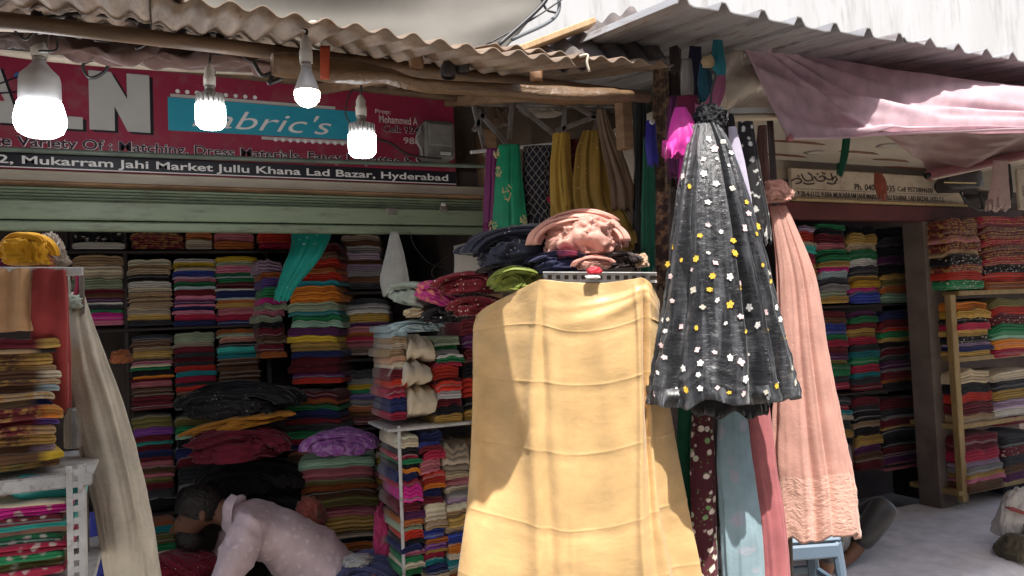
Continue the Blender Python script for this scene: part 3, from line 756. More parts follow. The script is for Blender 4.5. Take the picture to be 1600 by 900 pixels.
# --- stacks at the right jamb of the left shop
VR = 3.12
sr = empty('slotted_rack', (1.1, 3.2, .16), 'slotted steel shelf rack at the right end of the left shop', 'rack')
for y, th in ((661, .012), (918, .012)):
    c, s = board(606, 800, y, VR-.02, .34); box('shelf_board', c, s, M_slotted if y < 700 else M_darkshelf, sr)
for x in (622, 798):
    p = W(x, 661, v=VR); box('post', (p.x, VR-.008, p.z/2+.07), (.014, .014, p.z-.16), M_slotted, sr)
stack('the narrow stack left of the cream rolls', 610, 636, 502, 657, VR, .3, 'ice10 ice9 tan9 beige10 tan11 peach10 cream10 maroon16 red14b crimson14 navy12 navy11 crimson12')
stack('the bulging cream pile on the rack', 636, 680, 524, 657, VR-.03, .3, 'cream34 cream38 cream50', bulge=1.5, messy=1.5)
stack('the red-green stack beside the yellow sari', 681, 722, 518, 662, VR-.01, .3, 'sage14 green8 grey7 white5 green8 crimson6 red22 maroon5 red15 silver13 maroon11 black14 gold17', messy=1.4)
stack('the maroon stack tucked behind the yellow sari', 724, 790, 470, 662, VR, .3, 'maroon18s maroon22s plum16 maroon24s black20 red26 black16 gold20')
stack('the left lower stack on the slotted rack', 626, 660, 668, 900, VR, .3, 'cream18 charcoal11 crimson7 green8 black8 orange6 navy13 crimson9 magenta26 maroon15 plum14 rust8 sage10b red14 black8 navy10 pink8 green9 cream8 green12', messy=1.4)
stack('the middle lower stack on the slotted rack', 661, 696, 668, 908, VR, .3, 'navy16 blue6 maroon9 crimson15 rose22 red17 orange9 navy14 maroon10 cream27 tan12 blue16 rust8 purple10 gold6 crimson10 teal10 navy14 sand10', messy=1.4)
stack('the right lower stack beside the yellow sari', 697, 740, 682, 908, VR, .3, 'beige34 sand10 rose10 cream8 grey6 lilac8 cream8 tan10 gold12 sand10 blue11 orange14 cream8 teal12 sand8 rust10', messy=1.4)
stack('the hidden stack behind the yellow sari', 741, 796, 682, 908, VR, .3, 'sand24 tan14 rose14 lilac12 blue18 orange14 cream12 teal18 brown20', messy=1.2)
# --- left rack
VL = 2.08
lk = empty('slotted_rack', (-.45, 2.25, 0), 'white slotted steel display rack at the left edge', 'rack')
zA = W(60, 745, v=VL).z
box('shelf_board', (-.62, VL+.20, zA-.006), (.94, .42, .012), M_slotted, lk)
box('shelf_lip', (-.62, VL-.012, zA-.015), (.94, .004, .032), M_slotted, lk)
pp = W(124, 800, v=VL)
def slotted_post(name, x, y, z0, z1, parent, w=.032, mat=None):
    """angle post with a row of real slots"""
    bm = bmesh.new(); t = .003; z = z0; pitch = .028; sl = .014; sw = .010
    b_box(bm, (x-w/2+.003, y, (z0+z1)/2), (.006+(w-.006-sw)/2-.002, t, z1-z0)); 
    b_box(bm, (x+w/2-.003-(w-.006-sw)/4, y, (z0+z1)/2), ((w-sw)/2, t, z1-z0))
    while z < z1:
        b_box(bm, (x, y+.0002, min(z+.007, z1-.004)), (sw+.004, t*.9, .014)); z += pitch
    b_box(bm, (x+w/2, y+w/2, (z0+z1)/2), (t, w, z1-z0))
    return bmo(name, bm, parent, mat or M_slotted)
slotted_post('post', pp.x-.004, VL-.016, .0, zA+.02, lk, .034)
slotted_post('post', -1.06, VL-.016, .0, zA+.6, lk, .034)
bar('post', (W(129,500,v=VL+.25).x, VL+.25, 0), (W(129,500,v=VL+.25).x, VL+.25, W(129,418,v=VL+.25).z), .012, .012, M_steel, lk)
zB = W(60, 905, v=VL).z
box('shelf_board', (-.62, VL+.20, zB-.02), (.94, .42, .012), M_slotted, lk)
tag(lathe('clear_jar', [(.018,0),(.020,.004),(.020,.075),(.012,.09),(.012,.10)], W(114,700,v=VL+.12), NT('clear_plastic').m, None, 20), 'clear plastic jar standing at the end of the rack shelf', 'jar')
pm = bpy.data.materials['clear_plastic'].node_tree.nodes['Principled BSDF']; pm.inputs['Base Color'].default_value=(.6,.6,.58,1); pm.inputs['Transmission Weight'].default_value=.85; pm.inputs['Roughness'].default_value=.12
stack('the brown hemmed pile on the left rack', -60, 92, 520, 738, VL, .30, 'gold12 black6 gold15b tan8b cream11 sand8b ice10 cream9b navy10 orange17b violet9 tan11b gold14b lilac10 yellow10 brown9b', R(14), messy=1.4, ends=('brown','brown','olive','tan','maroon'))
stack('the lower pile on the left rack', -50, 104, 782, 904, VL, .3, 'cream7 magenta18p maroon12p turquoise9 salmon10 green13p crimson14p green12p olive14p crimson10p', messy=1.3)
# --- right shop
VD = 3.74
bs2 = empty('wall_shelving', (5, 4, .1), 'dark shelving along the back of the right shop', 'shelving')
for y in (476, 612, 735):
    c, s = board(1240, 1446, y, VD-.01, .36); box('shelf_board', c, s, M_darkshelf, bs2)
for x in (1246, 1446):
    p = W(x, 500, v=VD); box('upright', (p.x, VD+.2, 1.05), (.022, .3, 2.0), M_darkshelf, bs2)
GR = 'folded cloth in the right shop'
def st2(*a, **k): stack(*a, group=GR, **k)
st2('the leftmost upper right-shop stack', 1250, 1277, 346, 474, VD, .3, 'lilac7 red14 cream5 turquoise9 crimson14 gold7 rust8 maroon14 sage10 brown12')
st2('the green-topped stack in the right shop', 1279, 1326, 344, 474, VD, .3, 'green8 black8 maroon13 rose10 green8 green9 gold8 magenta6 ice11 charcoal9 grey10 sage8 gold10', messy=1.3)
st2('the black-topped stack in the right shop', 1329, 1374, 346, 474, VD, .3, 'black10 gold14 sand9 green12 white10 charcoal13 gold7 mustard9 magenta6 blue15', messy=1.3)
st2('the dark upper stack beside the grey pillar', 1377, 1440, 350, 474, VD, .3, 'black14 charcoal14 black16 plum14 black14 gold9 olive9 rust11 mint16')
st2('the left middle stack in the right shop', 1279, 1327, 480, 610, VD, .3, 'maroon10 brown9 blue17 green9 crimson10 maroon12 plum10 olive8 green17 charcoal10 crimson10')
st2('the middle stack of the right shop', 1330, 1375, 480, 610, VD, .3, 'plum8 green10 maroon9 gold14 crimson12 charcoal10 teal10 green12 crimson12 teal8 charcoal10 maroon10')
st2('the right middle stack beside the grey pillar', 1378, 1441, 480, 610, VD, .3, 'navy14 maroon12 red6 green11 gold7 black10 maroon12 charcoal10 plum12 grey5 maroon12 rust6 charcoal14')
st2('the left lower stack in the right shop', 1285, 1334, 616, 733, VD, .3, 'charcoal14 crimson9 teal8 beige8 charcoal16 gold15 black12 brown14 rust10 maroon12')
st2('the lower middle stack of the right shop', 1336, 1380, 616, 733, VD, .3, 'maroon12 charcoal10 black14 tan10 black12 gold14 plum12 brown12 maroon12')
st2('the right lower stack beside the grey pillar', 1382, 1443, 616, 733, VD, .3, 'maroon14 charcoal9 grey4 maroon10 gold4 charcoal12 black14 maroon12 plum10 rose10')
# --- yellow rack
VY = 3.30
yr = empty('timber_rack', (5.3, 3.4, .1), 'yellow painted timber shelf rack at the right edge', 'rack')
A = W(1490, 460, v=VY); B_ = W(1508, 785, v=VY)
box('post', ((A.x+B_.x)/2, VY+.02, (A.z+B_.z)/2), (.055, .045, A.z-B_.z), M_yellow_wood, yr)
for y in (458, 562, 668, 772):
    p = W(1500, y, v=VY); box('shelf_board', (p.x+.55, VY+.18, p.z), (1.12, .36, .032), M_yellow_wood, yr)
box('post', (A.x+1.08, VY+.02, (A.z+B_.z)/2), (.055, .045, A.z-B_.z), M_yellow_wood, yr)
GY = 'folded cloth on the yellow rack'
def st3(*a, **k): stack(*a, group=GY, messy=1.4, **k)
st3('the left pile topping the yellow rack', 1478, 1534, 335, 452, VY, .3, 'maroon12b maroon14b rose8b maroon13b tan8 black14p maroon10b red12 green13p')
st3('the right pile topping the yellow rack', 1536, 1625, 332, 452, VY, .3, 'crimson12b rose6 maroon16b crimson14b maroon16b crimson14b black12p red13 rust12')
st3('the left pile on the first yellow shelf', 1494, 1548, 466, 556, VY, .3, 'orange11 mustard11b black8p crimson9 gold9 black10p lilac5 navy6 gold7')
st3('the right pile on the first yellow shelf', 1550, 1640, 464, 556, VY, .3, 'olive10 red9 maroon13p green15 mint5 orange11 crimson11')
st3('the left pile on the second yellow shelf', 1500, 1554, 577, 662, VY, .3, 'sand14 black11 red11 maroon13 tan11')
st3('the right pile on the second yellow shelf', 1556, 1640, 574, 662, VY, .3, 'cream11p charcoal11 gold12 lilac11 white14 maroon9')
st3('the left pile on the third yellow shelf', 1506, 1566, 674, 767, VY, .3, 'maroon18 crimson14 lilac6 grey8 gold5 pink5 brown13')
st3('the right pile on the third yellow shelf', 1568, 1640, 674, 767, VY, .3, 'charcoal14 maroon13p charcoal12 brown12 plum12 black14')

FOLDS.sort(key=lambda f: -f[0])
def add_col(me, col):
    a = me.color_attributes.new('Col', 'FLOAT_COLOR', 'POINT'); a.data.foreach_set('color', [c for k_ in col for c in (*k_, 1.0)])
used = {}
for (ar, vs_, fs, col, kd, lab, grp) in FOLDS[:300]:
    o = mesh('folded_cloth', vs_, fs, None, FM[kd]); add_col(o.data, col)
    tag(o, lab, 'folded cloth', grp)
AV, AF, AC = [], [], []
for (ar, vs_, fs, col, kd, lab, grp) in FOLDS[300:]:
    b = len(AV); AV += vs_; AF += [tuple(b+i for i in f) for f in fs]; AC += col
if AV:
    o = mesh('thin_folded_cloths', AV, AF, None, FM[''], True, None, Vector((0,0,0)))
    a = o.data.color_attributes.new('Col', 'FLOAT_COLOR', 'POINT'); a.data.foreach_set('color', [c for k in AC for c in (*k, 1.0)])
    tag(o, 'thin and far folded cloths filling out the shelf stacks', 'folded cloth', kind='stuff')
print('folds', len(FOLDS))

# ================================================================ lamps and wires under the left roof
M_plastic = flat('white_lamp_plastic', (.48,.475,.48), .4); M_holder = flat('dirty_lamp_holder', (.50,.47,.42), .5); M_fin = flat('grey_lamp_fins', (.25,.24,.23), .45)
def bulb(x, y, d, D, style, col, power, label, tiltdeg=0):
    """x, y: photo place of the glowing part's centre; D its width"""
    c = W(x, y, d=d); t = empty('light_bulb', c, label, 'light bulb', 'lit bulbs under the left roof')
    r = D/2; tl = Matrix.Rotation(R(tiltdeg), 3, 'Y')
    em = emis('bulb_glow', col, power) if False else emis('bulb_glow_%d' % x, col, power)
    if style == 'big':
        lathe('diffuser', [(r*.25,-.72*r),(r*.62,-.66*r),(r*.86,-.50*r),(r*.98,-.22*r),(r,.0),(r*.94,.35*r),(r*.86,.66*r),(r*.85,.72*r)], c, em, t, 32, tilt=tl)
        lathe('body', [(r*.80,.72*r),(r*.82,.74*r),(r*.80,1.7*r),(r*.74,1.95*r),(r*.45,2.25*r),(r*.27,2.5*r),(r*.25,2.6*r)], c, M_plastic, t, 32, tilt=tl); zt = 2.6*r; cr = r*.27
    elif style == 'fin':
        lathe('diffuser', [(r*.3,-.85*r),(r*.75,-.76*r),(r*.97,-.5*r),(r,-.1*r),(r,.78*r),(r*.96,.84*r)], c, em, t, 32, tilt=tl)
        bmf = bmesh.new()
        for k in range(18):
            th = 2*math.pi*k/18
            p = c + tl @ Vector((math.cos(th)*r*.78, math.sin(th)*r*.78, 1.22*r)); b_box(bmf, p, (r*.34, r*.10, r*.72), 0, Matrix.Rotation(th, 3, 'Z'))
        bmo('cooling_fins', bmf, t, M_fin)['kind'] = 'stuff'
        lathe('body', [(r*.7,.84*r),(r*.66,1.5*r),(r*.40,1.75*r),(r*.32,1.95*r)], c, M_fin, t, 24, tilt=tl); zt = 1.95*r; cr = r*.34
    else:
        lathe('diffuser', [(r*.25,-.96*r),(r*.62,-.78*r),(r*.9,-.42*r),(r,0),(r*.96,.24*r)], c, em, t, 32, tilt=tl)
        lathe('body', [(r*.97,.24*r),(r*.90,.55*r),(r*.66,1.25*r),(r*.46,1.8*r),(r*.40,2.2*r)], c, M_plastic, t, 32, tilt=tl); zt = 2.2*r; cr = r*.42
    hl_ = lathe('lamp_holder', [(cr*1.18,zt+.010),(cr*1.22,zt+.035),(cr*1.0,zt+.042),(cr*1.04,zt+.055),(cr*.5,zt+.070),(cr*.2,zt+.074)], c, M_holder, t, 20, tilt=tl)
    lathe('screw_collar', [(cr,zt),(cr*1.02,zt+.008),(cr*.96,zt+.010)], c, M_steel, hl_, 20, tilt=tl)
    top = c + tl @ Vector((0,0,zt+.072))
    rz = 2.165+.43*max(0, (top.y-1.64)/1.70)-.005
    tube('flex', [top, top+Vector((.004,0,(rz-top.z)*.5)), Vector((top.x-.006, top.y+.01, max(rz, top.z+.012)))], .0035, M_cable, t, 8, 6)
    return t
BP = 18.0
bulb(63, 188, 2.08, .128, 'big', (.93,.95,1.0), BP, 'largest lit bulb with a wide white dome, in front of the letter L')
bulb(329, 183, 2.12, .080, 'fin', (.95,.97,1.0), BP, 'lit bulb with dark ribbed collar in front of the teal panel')
bulb(480, 148, 1.72, .058, 'pear', (1.0,.90,.74), BP, 'warm lit pear-shaped bulb, the highest of the four bulbs')
bulb(566, 228, 2.22, .080, 'fin', (.93,.96,1.0), BP, 'lit bulb hanging lowest, near the right end of the red sign')
tag(tube('conduit', [W(-30,74,v=2.75), W(90,90,v=2.75), W(250,103,v=2.75), W(420,112,v=2.74)], .016, M_pipe_white, None, 24, 10), 'grimy white conduit pipe along the top of the red sign', 'pipe')
tag(tube('conduit', [W(-30,40,v=2.3), W(150,48,v=2.3), W(330,62,v=2.28), W(470,80,v=2.26)], .013, M_pipe_white, None, 24, 10), 'pale conduit pipe just under the rusty tin sheet', 'pipe')
rw = random.Random(11)
wl = [('black cable sagging along the underside of the rusty tin roof',[(-20,18),(60,28),(140,22),(240,38),(330,52),(420,60)],2.18,.006),
      ('thin black wire looping beside the largest bulb holder',[(10,30),(40,62),(70,30),(90,75),(60,80)],2.2,.003),
      ('black cable draped over the white conduit at left',[(-20,72),(80,80),(170,88),(270,98),(360,108),(440,92)],2.72,.007),
      ('knotted black wire hanging in front of the letter N',[(120,40),(150,60),(176,52),(172,80),(165,110),(140,122),(130,100),(160,92),(172,104)],2.5,.005),
      ('dark wire running from the conduit to the ribbed bulb',[(330,125),(345,100),(390,92),(420,108),(395,122)],2.5,.004),
      ('black wire curling beside the lowest bulb',[(560,130),(545,150),(540,178),(552,196),(575,205)],2.6,.003),
      ('black cable sagging across the red sign to the grey box',[(580,215),(610,224),(640,242),(690,248)],3.10,.005),
      ('bundle of black wires tied under the roof beside the red strap',[(395,95),(410,118),(430,112),(420,130),(440,122)],2.1,.006),
      ('thin dark wire under the middle of the rusty roof',[(180,48),(215,52),(255,62),(300,58),(330,72)],2.2,.004),
      ('short black tie wire round the roof pole',[(282,44),(286,60),(292,72),(300,60)],2.12,.004)]
for lab, pts, v, r_ in wl:
    tag(tube('wire', [W(x, y, v=v) for x, y in pts], r_, M_cable, None, 30, 6), lab, 'wire')
for i, (x, y) in enumerate([(60,32),(110,38),(225,45),(282,55),(318,60),(345,66)]):
    p = W(x, y, v=2.15); tag(bundle('rag_tie', p, (.016,.014,.022), flat('dark_rag', (.05,.04,.04)), i, folds=2, nu=16, nv=10), ['dark rag knot','black knotted tie','dark twisted tie','black rag tied','small dark tie','dark rag end'][i]+' on the pale pipe, '+['first','second','third','fourth','fifth','sixth'][i]+' from the left', 'tie', 'ties along the roof pipe')
sk1 = [[W(90,52,v=2.42), W(190,58,v=2.40), W(300,68,v=2.40), W(440,84,v=2.38)], [W(80,72,v=2.36), W(190,84,v=2.32), W(300,88,v=2.34), W(440,104,v=2.32)], [W(90,84,v=2.44), W(190,100,v=2.40), W(300,108,v=2.40), W(440,116,v=2.40)]]
M_sack = cloth('dark_sacking', (.10,.055,.045), wr=1.0, wscale=14, rough=.9)
sheet('sacking', sk1, M_sack, lambda s, t: .02*math.sin(s*17+t*3)*math.sin(t*3.1)+.02*nz(s*9, t*4, 2), 80, 24, None, .004, 'dark brown sacking slung under the left tin roof above the red sign', 'sacking')
sk2 = [[W(-40,28,v=2.50), W(30,34,v=2.48), W(100,44,v=2.46)], [W(-40,56,v=2.42), W(30,58,v=2.40), W(100,66,v=2.40)], [W(-40,70,v=2.50), W(30,74,v=2.48), W(100,84,v=2.47)]]
sheet('sacking', sk2, cloth('greyish_sacking', (.15,.11,.10), wr=1.0, wscale=14, rough=.9), lambda s, t: .02*math.sin(s*9+t*3)*math.sin(t*3.1)+.015*nz(s*7, t*4, 8), 50, 24, None, .004, 'greyish sacking bulging under the roof above the largest bulb', 'sacking')
rw = random.Random(4)
for i in range(9):
    x0, y0 = 20+i*46, 30+i*5.5; pts = [(x0+rw.uniform(-6,6), y0), (x0+rw.uniform(-14,20), y0+rw.uniform(10,20)), (x0+rw.uniform(0,30), y0+rw.uniform(8,26)), (x0+rw.uniform(10,44), y0+rw.uniform(0,16))]
    tag(tube('wire', [W(x, y, v=2.16+.02*i) for x, y in pts], rw.uniform(.002,.0045), M_cable, None, 18, 5), 'loose dark wire end under the left roof, '+['first','second','third','fourth','fifth','sixth','seventh','eighth','ninth'][i]+' from the left', 'wire', 'loose wire ends under the left roof')
# open pipe end, red strap, rolled tarpaulin, rope
c = W(490, 43, v=1.98)
op = empty('pipe_end', c, 'open end of a grimy plastic pipe under the tin roof', 'pipe')
ax = (W(490,43,v=1.9)-CP).normalized(); q = Vector((0.25,.95,.1)).to_track_quat('Z','Y').to_matrix()
lathe('pipe', [(.014,0),(.019,0),(.019,.30),(.014,.30)], c, M_pipe_white, op, 20, tilt=q); lathe('bore', [(.0139,.002),(.0139,.02),(.001,.025)], c, flat('dark_bore', (.01,.008,.008)), op, 20, tilt=q)
bundle('caulking', W(482,52,v=2.02), (.035,.03,.026), M_pipe_white, 4, parent=op, nu=24, nv=14)
cc = [[W(500,72,v=1.99), W(516,72,v=1.985)], [W(500,100,v=1.98), W(515,100,v=1.975)], [W(501,124,v=1.985), W(514,124,v=1.98)]]
sheet('strap', cc, flat('red_strap', (.42,.07,.03)), None, 4, 10, None, .004, 'short red strap hanging under the tin roof beside the warm bulb', 'strap')
M_rtarp = cloth('brown_rolled_tarp', (.17,.10,.052), wr=1.0, wscale=22, rough=.36, spec=.5, sheen=0, transl=.15)
pts = crv([W(425,100,v=2.06), W(520,112,v=2.02), W(600,118,v=2.0), W(660,132,v=2.0), W(760,141,v=2.0), W(880,150,v=1.99), W(985,150,v=1.98)], 70)
vs_, fs, uv = [], [], []; n = 26
for i, p in enumerate(pts):
    t = i/69; rad = .030+.007*math.sin(t*9+1)+.006*nz(t*14, 0, 0)
    if t > .97: rad *= .8
    for k in range(n):
        th = 2*math.pi*k/n; rr_ = rad*(1+.16*nz(math.cos(th)*1.4, math.sin(th)*1.4, t*6)+.10*math.sin(3*th+t*11))
        vs_.append(p+Vector((0, math.cos(th)*rr_, math.sin(th)*rr_*(.75+.2*math.sin(t*7))))); uv.append((t*1.5, th*.05))
for i in range(69):
    for k in range(n):
        k2 = (k+1) % n; fs.append((i*n+k, i*n+k2, (i+1)*n+k2, (i+1)*n+k))
fs += [tuple(range(n)), tuple(69*n+k for k in range(n))]
tag(mesh('rolled_tarpaulin', vs_, fs, None, M_rtarp, True, uv), 'brown rolled-up tarpaulin slung under the left tin roof', 'tarpaulin')
for i, (x, y) in enumerate([(650,98),(722,104),(838,118),(700,112)]):
    tag(bundle('rag_tie', W(x, y, v=1.99), (.02,.02,.03), flat(['rust_rag','dark_rag'][i % 2], [(.22,.11,.05),(.05,.04,.04)][i % 2]), i+20, nu=18, nv=12), ['rust coloured cloth tie left of the middle of the rolled tarpaulin','dark knot tied above the middle of the rolled tarpaulin','rust coloured binding near the right end of the pole','dark rag hanging beside the dark knot'][i], 'tie', 'ties along the rolled tarpaulin')
tag(tube('rope_end', [W(905,88,v=1.89), W(918,86,v=1.88), W(917,98,v=1.88), W(921,112,v=1.88)], .004, flat('pale_rope', (.6,.52,.4)), None, 12, 6), 'pale rope end knotted over the front edge of the tin roof', 'rope')
p = W(975,190,v=2.25); tag(box('timber_stub', (p.x, p.y, p.z), (.045,.05,.20), M_wood, None), 'short timber post stub at the right end of the rolled tarpaulin', 'post')
# grey box on the sign, lattice of old steel beside it
mb = empty('meter_box', W(685,245,v=3.15), 'grimy grey electric box in front of the right end of the red sign', 'box')
p = W(682,222,v=3.16); box('case', p, (.14,.10,.17), surf('grimy_grey_box', (.20,.19,.17),(.12,.11,.10),.6,12), mb, .012)
box('cover', p+Vector((0,-.053,.02)), (.11,.012,.10), surf('grimy_grey_box', (.2,.2,.2)), mb, .006); box('name_plate', p+Vector((.02,-.056,-.062)), (.05,.008,.014), flat('pale_plate', (.45,.45,.42)), mb, .002)
for k in range(2): tube('lead', [p+Vector((-.075,-.03,.06-.02*k)), p+Vector((-.105,-.04,0)), p+Vector((-.08,-.03,-.05)), p+Vector((-.085,-.03,-.085))], .006, flat('grey_lead', (.30,.29,.27)), mb, 14, 6)
lt = empty('steel_lattice', W(850,240,v=3.0), 'old steel angle lattice above the hanging embroidered cloths', 'lattice')
for a, b in [((740,165),(760,245)),((745,172),(800,235)),((800,160),(795,225)),((806,162),(868,212)),((882,165),(880,215)),((890,160),(930,185)),((868,205),(935,180)),((940,165),(925,215)),((755,178),(740,205))]:
    bar('brace', W(*a, v=3.0), W(*b, v=3.0), .012, .022, M_steel, lt)
bar('rail', W(735,238,v=2.98), W(1000,212,v=2.98), .014, .014, M_slotted, lt); bar('rail', W(725,160,v=3.02), W(1000,165,v=3.02), .03, .03, M_steel, lt)
tag(bundle('cloth_bundle', W(850,172,v=3.2), (.10,.06,.04), cloth('dim_beige', (.36,.30,.24), coord='Object'), 31), 'dim beige bundle pushed behind the steel lattice', 'cloth bundle')
tag(bundle('cloth_bundle', W(775,180,v=3.25), (.05,.05,.08), cloth('dim_brown', (.14,.09,.06), coord='Object'), 32), 'dim brown bundle behind the left bars of the lattice', 'cloth bundle')

# ================================================================ cloths hanging between the shops
hang('hanging_cloth', [(760,786,232,3.02),(757,784,300,3.0),(755,776,372,2.98)], cloth('plum_silk', (.20,.03,.13), rough=.5), .35, 6, .18, 80, 30, 1, label='plum silk strip hanging left of the green embroidered cloth', cat='hanging cloth')
gm = cloth('emerald_silk', (.015,.30,.15), rough=.5, wr=.5, wscale=14)
g_ = empty('embroidered_cloth', W(800,350,d=2.95), 'emerald green cloth with gold embroidery hanging under the steel lattice', 'hanging cloth')
hang('panel', [(778,812,226,2.98),(773,815,275,2.95),(770,824,345,2.93),(772,830,372,2.93)], gm, .26, 6, .13, 90, 34, 2, g_)
for (x, y, s) in ((793,300,.026),(770,355,.020),(779,268,.016),(818,345,.016),(776,240,.014)):
    c = W(x, y, d=2.865); bm = bmesh.new(); rr2 = random.Random(x)
    for k in range(26):
        a_ = rr2.uniform(0, 6.28); q_ = s*math.sqrt(rr2.random()); pos = c + R0*(q_*.75*math.cos(a_)) + Vector((0,0,1))*(q_*1.3*math.sin(a_))
        bmesh.ops.create_uvsphere(bm, u_segments=5, v_segments=4, radius=.0036, matrix=Matrix.Translation(pos))
    bmo('gold_embroidery', bm, g_, flat('gold_thread', (.55,.45,.22), .35), True)['kind'] = 'stuff'
hang('hanging_cloth', [(818,862,228,3.0),(816,860,290,2.98),(822,866,362,2.96)], cloth('black_lattice_net', (.02,.018,.025), 'lattice', (.35,.32,.30), 26), .26, 6, .12, 80, 34, 3, label='black net with pale lattice and red flowers beside the emerald cloth', cat='hanging cloth')
hang('hanging_cloth', [(863,890,208,2.97),(860,892,260,2.95),(862,902,345,2.92)], cloth('mustard_silk', (.50,.30,.05), 'sequin', (.8,.62,.3), 22, rough=.5), .45, 6, .2, 80, 34, 4, label='narrow mustard silk hanging beside the black lattice net', cat='hanging cloth')
hang('hanging_cloth', [(886,908,218,3.0),(888,912,345,2.98)], cloth('maroon_sequin', (.12,.015,.025), 'sequin', (.6,.45,.4), 24), .3, 4, .10, 40, 20, 5, label='dark maroon sequined strip between the two golden cloths', cat='hanging cloth')
hang('hanging_cloth', [(910,944,204,2.94),(900,952,240,2.92),(898,962,300,2.9),(908,982,345,2.87),(928,998,388,2.84)], cloth('gold_brocade', (.34,.20,.035), 'sequin', (.72,.55,.25), 20, rough=.55), .4, 9, .18, 120, 44, 6, label='gold brocade length with glitter falling towards the peach bundle', cat='hanging cloth')
hang('hanging_cloth', [(932,946,170,2.86),(936,962,215,2.86),(948,988,280,2.86),(955,990,330,2.86)], cloth('brown_chiffon', (.26,.17,.11), transl=.2, rough=.6), .45, 8, .2, 90, 34, 7, label='brown chiffon twisted at the top, right of the gold brocade', cat='hanging cloth')
cc = [[W(972,222,d=2.80), W(988,216,d=2.80)], [W(974,240,d=2.8), W(992,250,d=2.79)], [W(978,250,d=2.8), W(990,288,d=2.8)]]
sheet('hanging_cloth', cc, cloth('beige_lining', (.44,.38,.31)), None, 8, 14, None, .003, 'pale beige triangular cloth corner beside the brown chiffon', 'hanging cloth')
dk = [((988,1012),(150,420),2.86,(.02,.022,.022),'plain','black velvet length hanging right of the timber stub'),
      ((1003,1024),(215,430),2.78,(.01,.12,.07),'plain','dark green satin length beside the black velvet'),
      ((1018,1046),(105,330),2.82,(.10,.06,.045),'brocade','brown brocade length hanging under the loose dark roof sheet'),
      ((1038,1064),(110,300),2.86,(.06,.04,.035),'plain','dark brown length behind the magenta blouse')]
for i, (xs, ys, d, col, kd, lab) in enumerate(dk):
    hang('hanging_cloth', [(xs[0]+2,xs[1]-2,ys[0],d),(xs[0],xs[1],(ys[0]+ys[1])/2,d),(xs[0]-1,xs[1]+2,ys[1],d)], cloth('dark_length_%d' % i, col, kd, (.28,.18,.10), 10, rough=.5, sheen=.5), .5, 6, .22, 80, 40, 40+i, label=lab, cat='hanging cloth')
hang('hanging_cloth', [(1010,1024,188,2.70),(1008,1026,222,2.68),(1012,1030,256,2.68)], cloth('royal_blue', (.04,.035,.32), rough=.5), .5, 4, .12, 40, 18, 50, label='small royal blue cloth hanging beside the brown brocade', cat='hanging cloth')
o = lathe('curtain_ring', [(.006,-.002),(.011,-.002),(.011,.002),(.006,.002)], W(1019,190,d=2.62), M_slotted, None, 16, tilt=Matrix.Rotation(R(80),3,'X')); tag(o, 'small white ring above the royal blue cloth', 'ring')

# ---------------------------------------------------------------- heap of cloth on the display rack
hb = 'loose cloth heaped on the display rack'
def bun(x, y, d, rx, rz, ry, m, seed, lab, **k): return bundle('cloth_bundle', W(x, y, d=d), (rx*d/F, ry, rz*d/F), m, seed, label=lab, cat='cloth bundle', group=hb, swaths=k.pop('swaths', 8 if rx > 26 else 0), **k)
bun(818, 395, 2.62, 82, 40, .14, cloth('black_embroidered', (.022,.024,.045), 'sequin', (.75,.70,.66), 22, coord='Object', rough=.6, sheen=.5), 1, 'black embroidered cloth bundled on the left of the display rack', stretch=(.8,1,1.8))
bun(906, 378, 2.52, 68, 42, .13, cloth('peach_organza', (.80,.42,.34), 'sequin', (.9,.85,.8), 12, coord='Object', rough=.5, sheen=.5, transl=.25, wr=.6), 62, 'peach organza bundle with tiny glitter above the yellow sari', stretch=(1.6,1,.8), crease=.16, swaths=5)
bun(925, 414, 2.44, 30, 14, .08, cloth('peach_organza', (.80,.42,.34)), 9, 'lower fold of peach organza beside the red knot')
bun(880, 415, 2.50, 52, 22, .10, cloth('navy_floral', (.02,.022,.06), 'print', (.55,.12,.25), 9, coord='Object'), 3, 'navy cloth with small pink flowers below the peach organza')
bun(962, 412, 2.50, 34, 18, .10, cloth('dark_sequin', (.05,.035,.035), 'sequin', (.7,.65,.6), 30, coord='Object'), 4, 'dark sequined cloth right of the peach organza')
bun(998, 410, 2.48, 14, 12, .05, cloth('tan_knit', (.46,.30,.20), coord='Object'), 5, 'small tan cloth roll at the right end of the rack')
bun(800, 428, 2.60, 46, 18, .10, cloth('dark_gold_print', (.04,.03,.03), 'sequin', (.65,.55,.4), 26, coord='Object'), 6, 'dark printed cloth under the black embroidered bundle')
bun(806, 442, 2.50, 38, 24, .09, cloth('olive_silk', (.19,.23,.035), coord='Object', rough=.5), 7, 'olive green silk crumpled beside the top of the yellow sari', stretch=(1.8,1,.6))
bun(735, 448, 2.66, 52, 22, .10, cloth('maroon_dots', (.22,.02,.03), 'dots', (.65,.5,.42), 60, coord='Object'), 8, 'maroon cloth with pale dots bundled behind the olive silk', stretch=(.6,1,1.6))
bun(745, 482, 2.62, 40, 20, .10, cloth('maroon_dots', (.22,.02,.03)), 12, 'lower maroon dotted cloth resting on the side stacks')
bun(690, 466, 2.74, 38, 22, .10, cloth('magenta_brocade', (.52,.03,.22), 'brocade', (.62,.22,.12), 14, coord='Object', rough=.5), 10, 'magenta brocade cloth folded over the side stacks', tilt=R(20))
bun(652, 466, 2.84, 40, 24, .12, cloth('grey_green_cotton', (.36,.40,.34), coord='Object', wr=.5), 11, 'pale grey green cotton folded on the side stacks', tilt=R(14), stretch=(.7,1,2))
bun(652, 490, 2.78, 18, 9, .06, cloth('cream_roll', (.62,.48,.30), coord='Object'), 13, 'small cream roll under the magenta brocade')
